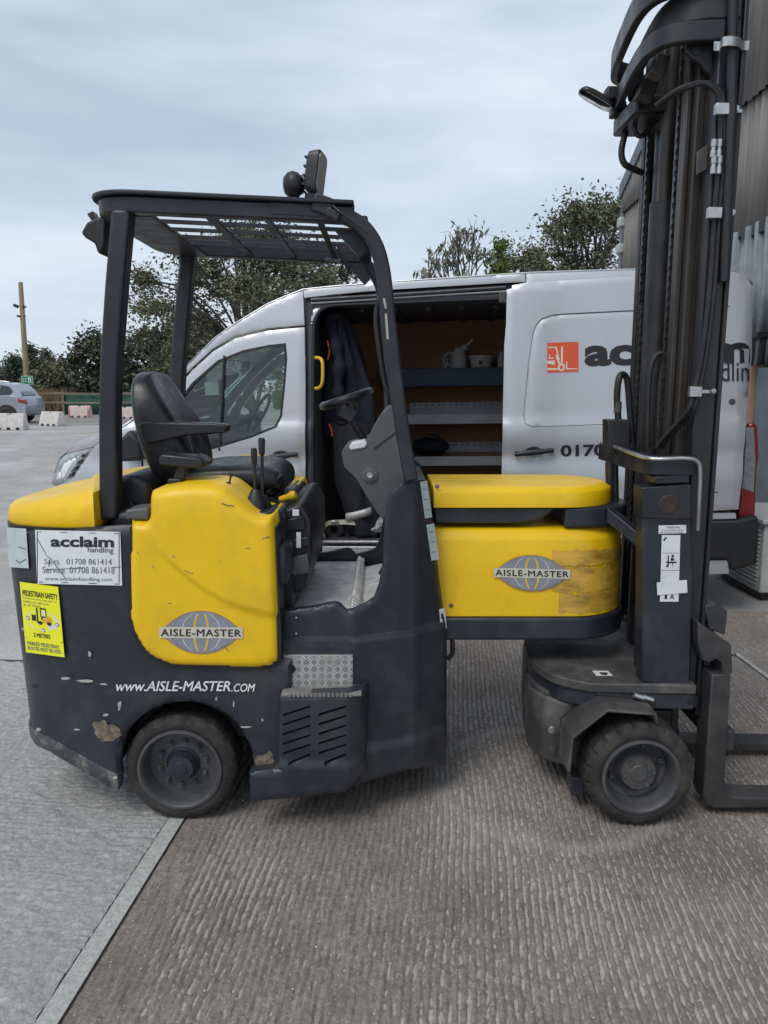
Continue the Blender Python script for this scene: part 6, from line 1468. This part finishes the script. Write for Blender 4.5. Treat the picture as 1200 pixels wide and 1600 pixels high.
for u in (uF+.95, uR-1.15):
    for s in (0, 1):
        c = (u, .03 if s == 0 else WID-.03, .335); ax = (0,-1 if s == 0 else 1,0)
        t_ = MB(); t_.lathe([(.2,-.2),(.31,-.2),(.335,-.17),(.335,-.03),(.31,0),(.21,.0),(.2,-.02)], c, ax, 40); wt = t_.build('wheel', M['rubber'], VAN); r_ = MB(); r_.lathe([(.205,-.01),(.19,-.03),(.12,-.015),(0,-.01)], c, ax, 30); r_.build('rim', M['rim'], wt)
# cab interior
a = vt(300, 655, .9); u_d = a.x
m = MB(); m.prism([(uF+.75,.95),(uF+.85,1.28),(u_d+.12,1.36),(u_d+.32,1.30),(u_d+.36,1.12),(u_d+.1,.7),(uF+.75,.7)], .12, WID-.12); m.build('dashboard', M['vandark'], VAN, bevel=.04, seg=3)
sc_ = vt(405, 646, 1.35); m = MB(); xd_ = Vector((.5,0,.866)); m.tube([sc_+xd_*.19*math.cos(2*math.pi*k/32)+Vector((0,.19*math.sin(2*math.pi*k/32),0)) for k in range(32)], .015, 8, closed=True); st_ = m.build('steering_wheel', M['vandark'], VAN)
m = MB(); m.obox(sc_+Vector((-.03,0,-.01)), .05, .14, .12, Matrix.Rotation(-.5,3,'Y')); m.obox(sc_+Vector((-.02,0,0)), .03, .34, .04, Matrix.Rotation(-.5,3,'Y')); m.build('wheel_hub', M['vandark'], st_, bevel=.01)
m = MB(); m.tube([sc_, sc_+Vector((-.3,0,-.12))], .04, 10); m.build('steering_column', M['vandark'], VAN)
for w0 in (.25, 1.15):
    us = vt(452, 700, .5).x
    m = MB(); m.prism([(us-.42,.80),(us-.44,.92),(us-.10,.94),(us+.05,1.45),(us+.13,1.72),(us+.20,1.70),(us+.12,1.2),(us+.06,.80)], w0, w0+.5); m.build('seat', pmat('van_seat_cloth', (.03,.03,.034), .9, var=.3, scale=30), VAN, bevel=.05, seg=3)
vbx('cab_floor', uF+.8, uA-.03, .1, WID-.1, .55, .6, M['vandark'])
p = vt(330, 607, .5); vbx('paper_permit', p.x-.05, p.x+.06, .5, .503, p.z-.05, p.z+.05, M['white'])

# ================================================================== THINGS INSIDE THE VAN (world coordinates through VM)
def garment(name, px_prof, w, thick, mat, label, cat, seed, folds=7):
    """px_prof: list of (y, x_left, x_right) from top to bottom"""
    rnd = random.Random(seed); rings = []; ph = [rnd.uniform(0, 6.28) for _ in range(4)]
    base = VM @ vt((px_prof[-1][1]+px_prof[-1][2])/2, px_prof[-1][0], w)
    e = empty(name, base, label, cat); e.rotation_euler = (0,0,0)
    prof_ = []
    for i in range(len(px_prof)-1):
        for k in range(4): prof_.append(tuple(a+(b-a)*k/4 for a, b in zip(px_prof[i], px_prof[i+1])))
    prof_.append(px_prof[-1])
    for i, (y, xl, xr_) in enumerate(prof_):
        a = vt(xl, y, w); b = vt(xr_, y, w); c = (a+b)/2; hw = (b-a).length/2; ring = []
        th = thick*(.35+.65*min(1, i/5))
        for k in range(36):
            an = 2*math.pi*k/36; f_ = 1+.13*math.sin(folds*an+ph[0]+i*.22)*min(1, i/6)+.09*math.sin(3*an+ph[1]-i*.4)+.07*math.sin(13*an+ph[2]+.7*math.sin(i*.8))*min(1, i/4)
            ring.append(VM @ Vector((c.x+hw*math.cos(an)*f_, c.y+th*math.sin(an)*f_, c.z+.006*math.sin(5*an+i))))
        rings.append(ring)
    m = MB(); m.loft(rings); m.build('cloth', mat, e, smooth=60, sub=1)
    return e, prof_
j1, _ = garment('work_jacket', [(484,516,528),(495,509,541),(525,505,556),(565,504,569),(620,504,582),(692,507,590)], .42, .11, M['navy'], 'dark navy work jacket hanging inside the open van door', 'jacket', 3)
j2, _ = garment('overalls', [(660,515,570),(700,525,590),(760,530,592),(800,540,596),(840,548,600)], .30, .10, M['darkcloth'], 'dark overalls with grey reflective band hanging low in the van doorway', 'overalls', 8, 5)
def vtube(name, pts, w, r, mat, parent): m = MB(); m.tube(smooth_path([VM @ vt(a, b, w) for a, b in pts], 5), r, 8); return m.build(name, mat, parent)
m = MB(); sp_ = smooth_path([VM @ vt(a, b, w_) for a, b, w_ in ((519,505,.36),(524,535,.30),(530,570,.27),(529,610,.26),(533,645,.28),(534,660,.29))], 5); rs_ = [.05+.012*math.sin(i*1.3)-.0006*i for i in range(len(sp_))]; m.tube(sp_, rs_, 16); m.build('sleeve', M['navy'], j1, smooth=60)
m = MB(); sp_ = smooth_path([VM @ vt(a, b, w_) for a, b, w_ in ((509,505,.36),(516,497,.30),(528,494,.31),(538,502,.37))], 5); m.tube(sp_, .03, 12); m.build('collar', M['navy'], j1, smooth=60)
vtube('zip', [(511,532),(515,548),(512,562)], .27, .006, M['zip'], j1); vtube('zip', [(514,662),(518,672),(519,682)], .27, .006, M['zip'], j1); vtube('seam', [(530,500),(534,560),(538,680)], .28, .003, M['ink'], j1)
m = MB(); pts = [(540,808),(552,806),(565,803),(580,798)]
for (a, b) in pts: m.v += [tuple(VM @ vt(a, b-6, .185)), tuple(VM @ vt(a, b+6, .185))]
m.f = [(2*i,2*i+2,2*i+3,2*i+1) for i in range(3)]; m.build('reflective_band', M['reflect'], j2, solid=.004, fix=False)
def vlathe(name, px, py, w, prof_, mat, label, cat, seg=24, extra=None):
    b = VM @ vt(px, py, w); e = empty(name, b, label, cat); m = MB(); m.lathe(prof_, b, (0,0,1), seg); m.build('body', mat, e, smooth=40)
    if extra: extra(e, b)
    return e
M['jugwhite'] = pmat('white_jug_plastic', (.45,.45,.44), .45, var=.1, scale=10, dirt=(.25,.24,.22), dirt_amt=.4)
def jug(e, b):
    m = MB(); m.tube(smooth_path([b+Vector((.01,0,.15)), b+Vector((.06,0,.20)), b+Vector((.12,0,.26))], 5), [.03]*6+[.014]*5, 12); m.build('spout', M['jugwhite'], e)
    m = MB(); m.tube(smooth_path([b+Vector((-.07,0,.04)), b+Vector((-.12,0,.06)), b+Vector((-.11,0,.13)), b+Vector((-.05,0,.15))], 5), .01, 8); m.build('handle', M['jugwhite'], e)
vlathe('oil_jug', 716, 578, 1.45, [(0,.002),(.07,.002),(.075,.02),(.068,.12),(.045,.17),(.035,.19),(.0,.19)], M['jugwhite'], 'white plastic jug with angled spout on the blue shelf', 'jug', extra=jug)
def tub(e, b):
    m = MB(); m.lathe([(.108,.095),(.112,.10),(.112,.118),(.0,.12)], b, (0,0,1), 28); m.build('lid', M['jugwhite'], e)
    m = MB(); m.obox(b+Vector((-.02,-.104,.055)), .03, .004, .03); m.build('label_mark', M['ink'], e)
vlathe('tub', 752, 577, 1.45, [(0,.002),(.085,.002),(.09,.01),(.104,.10),(.0,.10)], M['jugwhite'], 'round white lidded tub on the blue shelf', 'tub', 28, extra=tub)
vlathe('canister', 697, 578, 1.55, [(0,.002),(.045,.002),(.045,.11),(.03,.13),(0,.13)], M['shelf'], 'dull grey canister behind the jug on the blue shelf', 'canister')
vlathe('bottle', 783, 577, 1.42, [(0,.002),(.03,.002),(.03,.09),(.012,.13),(.012,.16),(0,.16)], M['jugwhite'], 'small white bottle at the right end of the blue shelf', 'bottle')
b = VM @ vt(672, 712, 1.45); e = empty('tool_bag', b, 'black soft bag lying on the lower grey shelf', 'bag'); rnd = random.Random(3); m = MB()
rings = []
for k in range(9):
    t = -1+2*k/8; h = .085*math.sqrt(max(.03, 1-t*t*.9)); rings.append([b+Vector((t*.17, .12*math.cos(a)*(1-.3*t*t)+rnd.gauss(0,.006), .085+h*math.sin(a)*1.0+rnd.gauss(0,.006)-.0)) for a in [2*math.pi*j/14 for j in range(14)]])
m.loft(rings); m.build('body', M['darkcloth'], e, smooth=60, sub=1)
m = MB(); m.tube(smooth_path([b+Vector((-.08,-.1,.12)), b+Vector((-.04,-.13,.19)), b+Vector((.05,-.13,.19)), b+Vector((.09,-.1,.12))], 5), .008, 8); m.build('strap', M['darkcloth'], e)
b = VM @ vt(522, 842, .30); e = empty('ratchet_strap', b, 'pale webbing strap coiled round a dark reel on the van floor', 'strap')
m = MB(); c = b+Vector((0,0,.075)); m.lathe([(.03,-.02),(.07,-.02),(.07,.02),(.03,.02),(.03,-.02)], c, (0.1,-1,.25), 28); m.build('reel', M['vandark'], e)
cc = [VM @ vt(a, q_, .2) for a, q_ in ((508,840),(505,828),(512,818),(524,816),(545,816),(560,818))]; m = MB(); sp = smooth_path(cc, 5); m.sweep([(p, Vector((0,.3,1)).normalized(), Vector((0,-1,.3)).normalized()) for p in sp], [(-.018,-.002),(.018,-.002),(.018,.002),(-.018,.002)]); m.build('webbing', pmat('cream_webbing', (.42,.39,.30), .8, var=.2, scale=30), e)
m = MB(); m.obox(VM @ vt(523,817,.185), .05, .02, .035); m.build('buckle', M['bright'], e, bevel=.004)
b = VM @ vt(592, 832, .28); e = empty('plastic_bag', b, 'crumpled grey plastic bag on the van floor', 'bag'); m = MB(); rnd = random.Random(6); rings = []
for k in range(7):
    t = k/6; rr_ = .10*math.sqrt(max(.05, 1-t*t)); rings.append([b+Vector((rr_*math.cos(a)+rnd.gauss(0,.012), rr_*math.sin(a)*.7+rnd.gauss(0,.012), .01+t*.14+rnd.gauss(0,.008))) for a in [2*math.pi*j/12 for j in range(12)]])
m.loft(rings); m.build('body', pmat('grey_film', (.30,.30,.29), .3, var=.4, scale=20), e, smooth=20)

b = VM @ vt(439, 640, 1.25); e = empty('hi_vis_vest', b, 'yellow green high visibility vest seen through the van cab window', 'vest'); m = MB(); rnd = random.Random(9); rings = []
for k in range(6):
    t = k/5; rr_ = .05+.03*math.sin(t*3); rings.append([b+Vector((rr_*math.cos(a)*(1+rnd.gauss(0,.1)), rr_*.6*math.sin(a), t*.16+rnd.gauss(0,.004))) for a in [2*math.pi*j/12 for j in range(12)]])
m.loft(rings); m.build('cloth', pmat('hi_vis_yellow', (.55,.78,.03), .7, var=.1, scale=20), e, smooth=50)
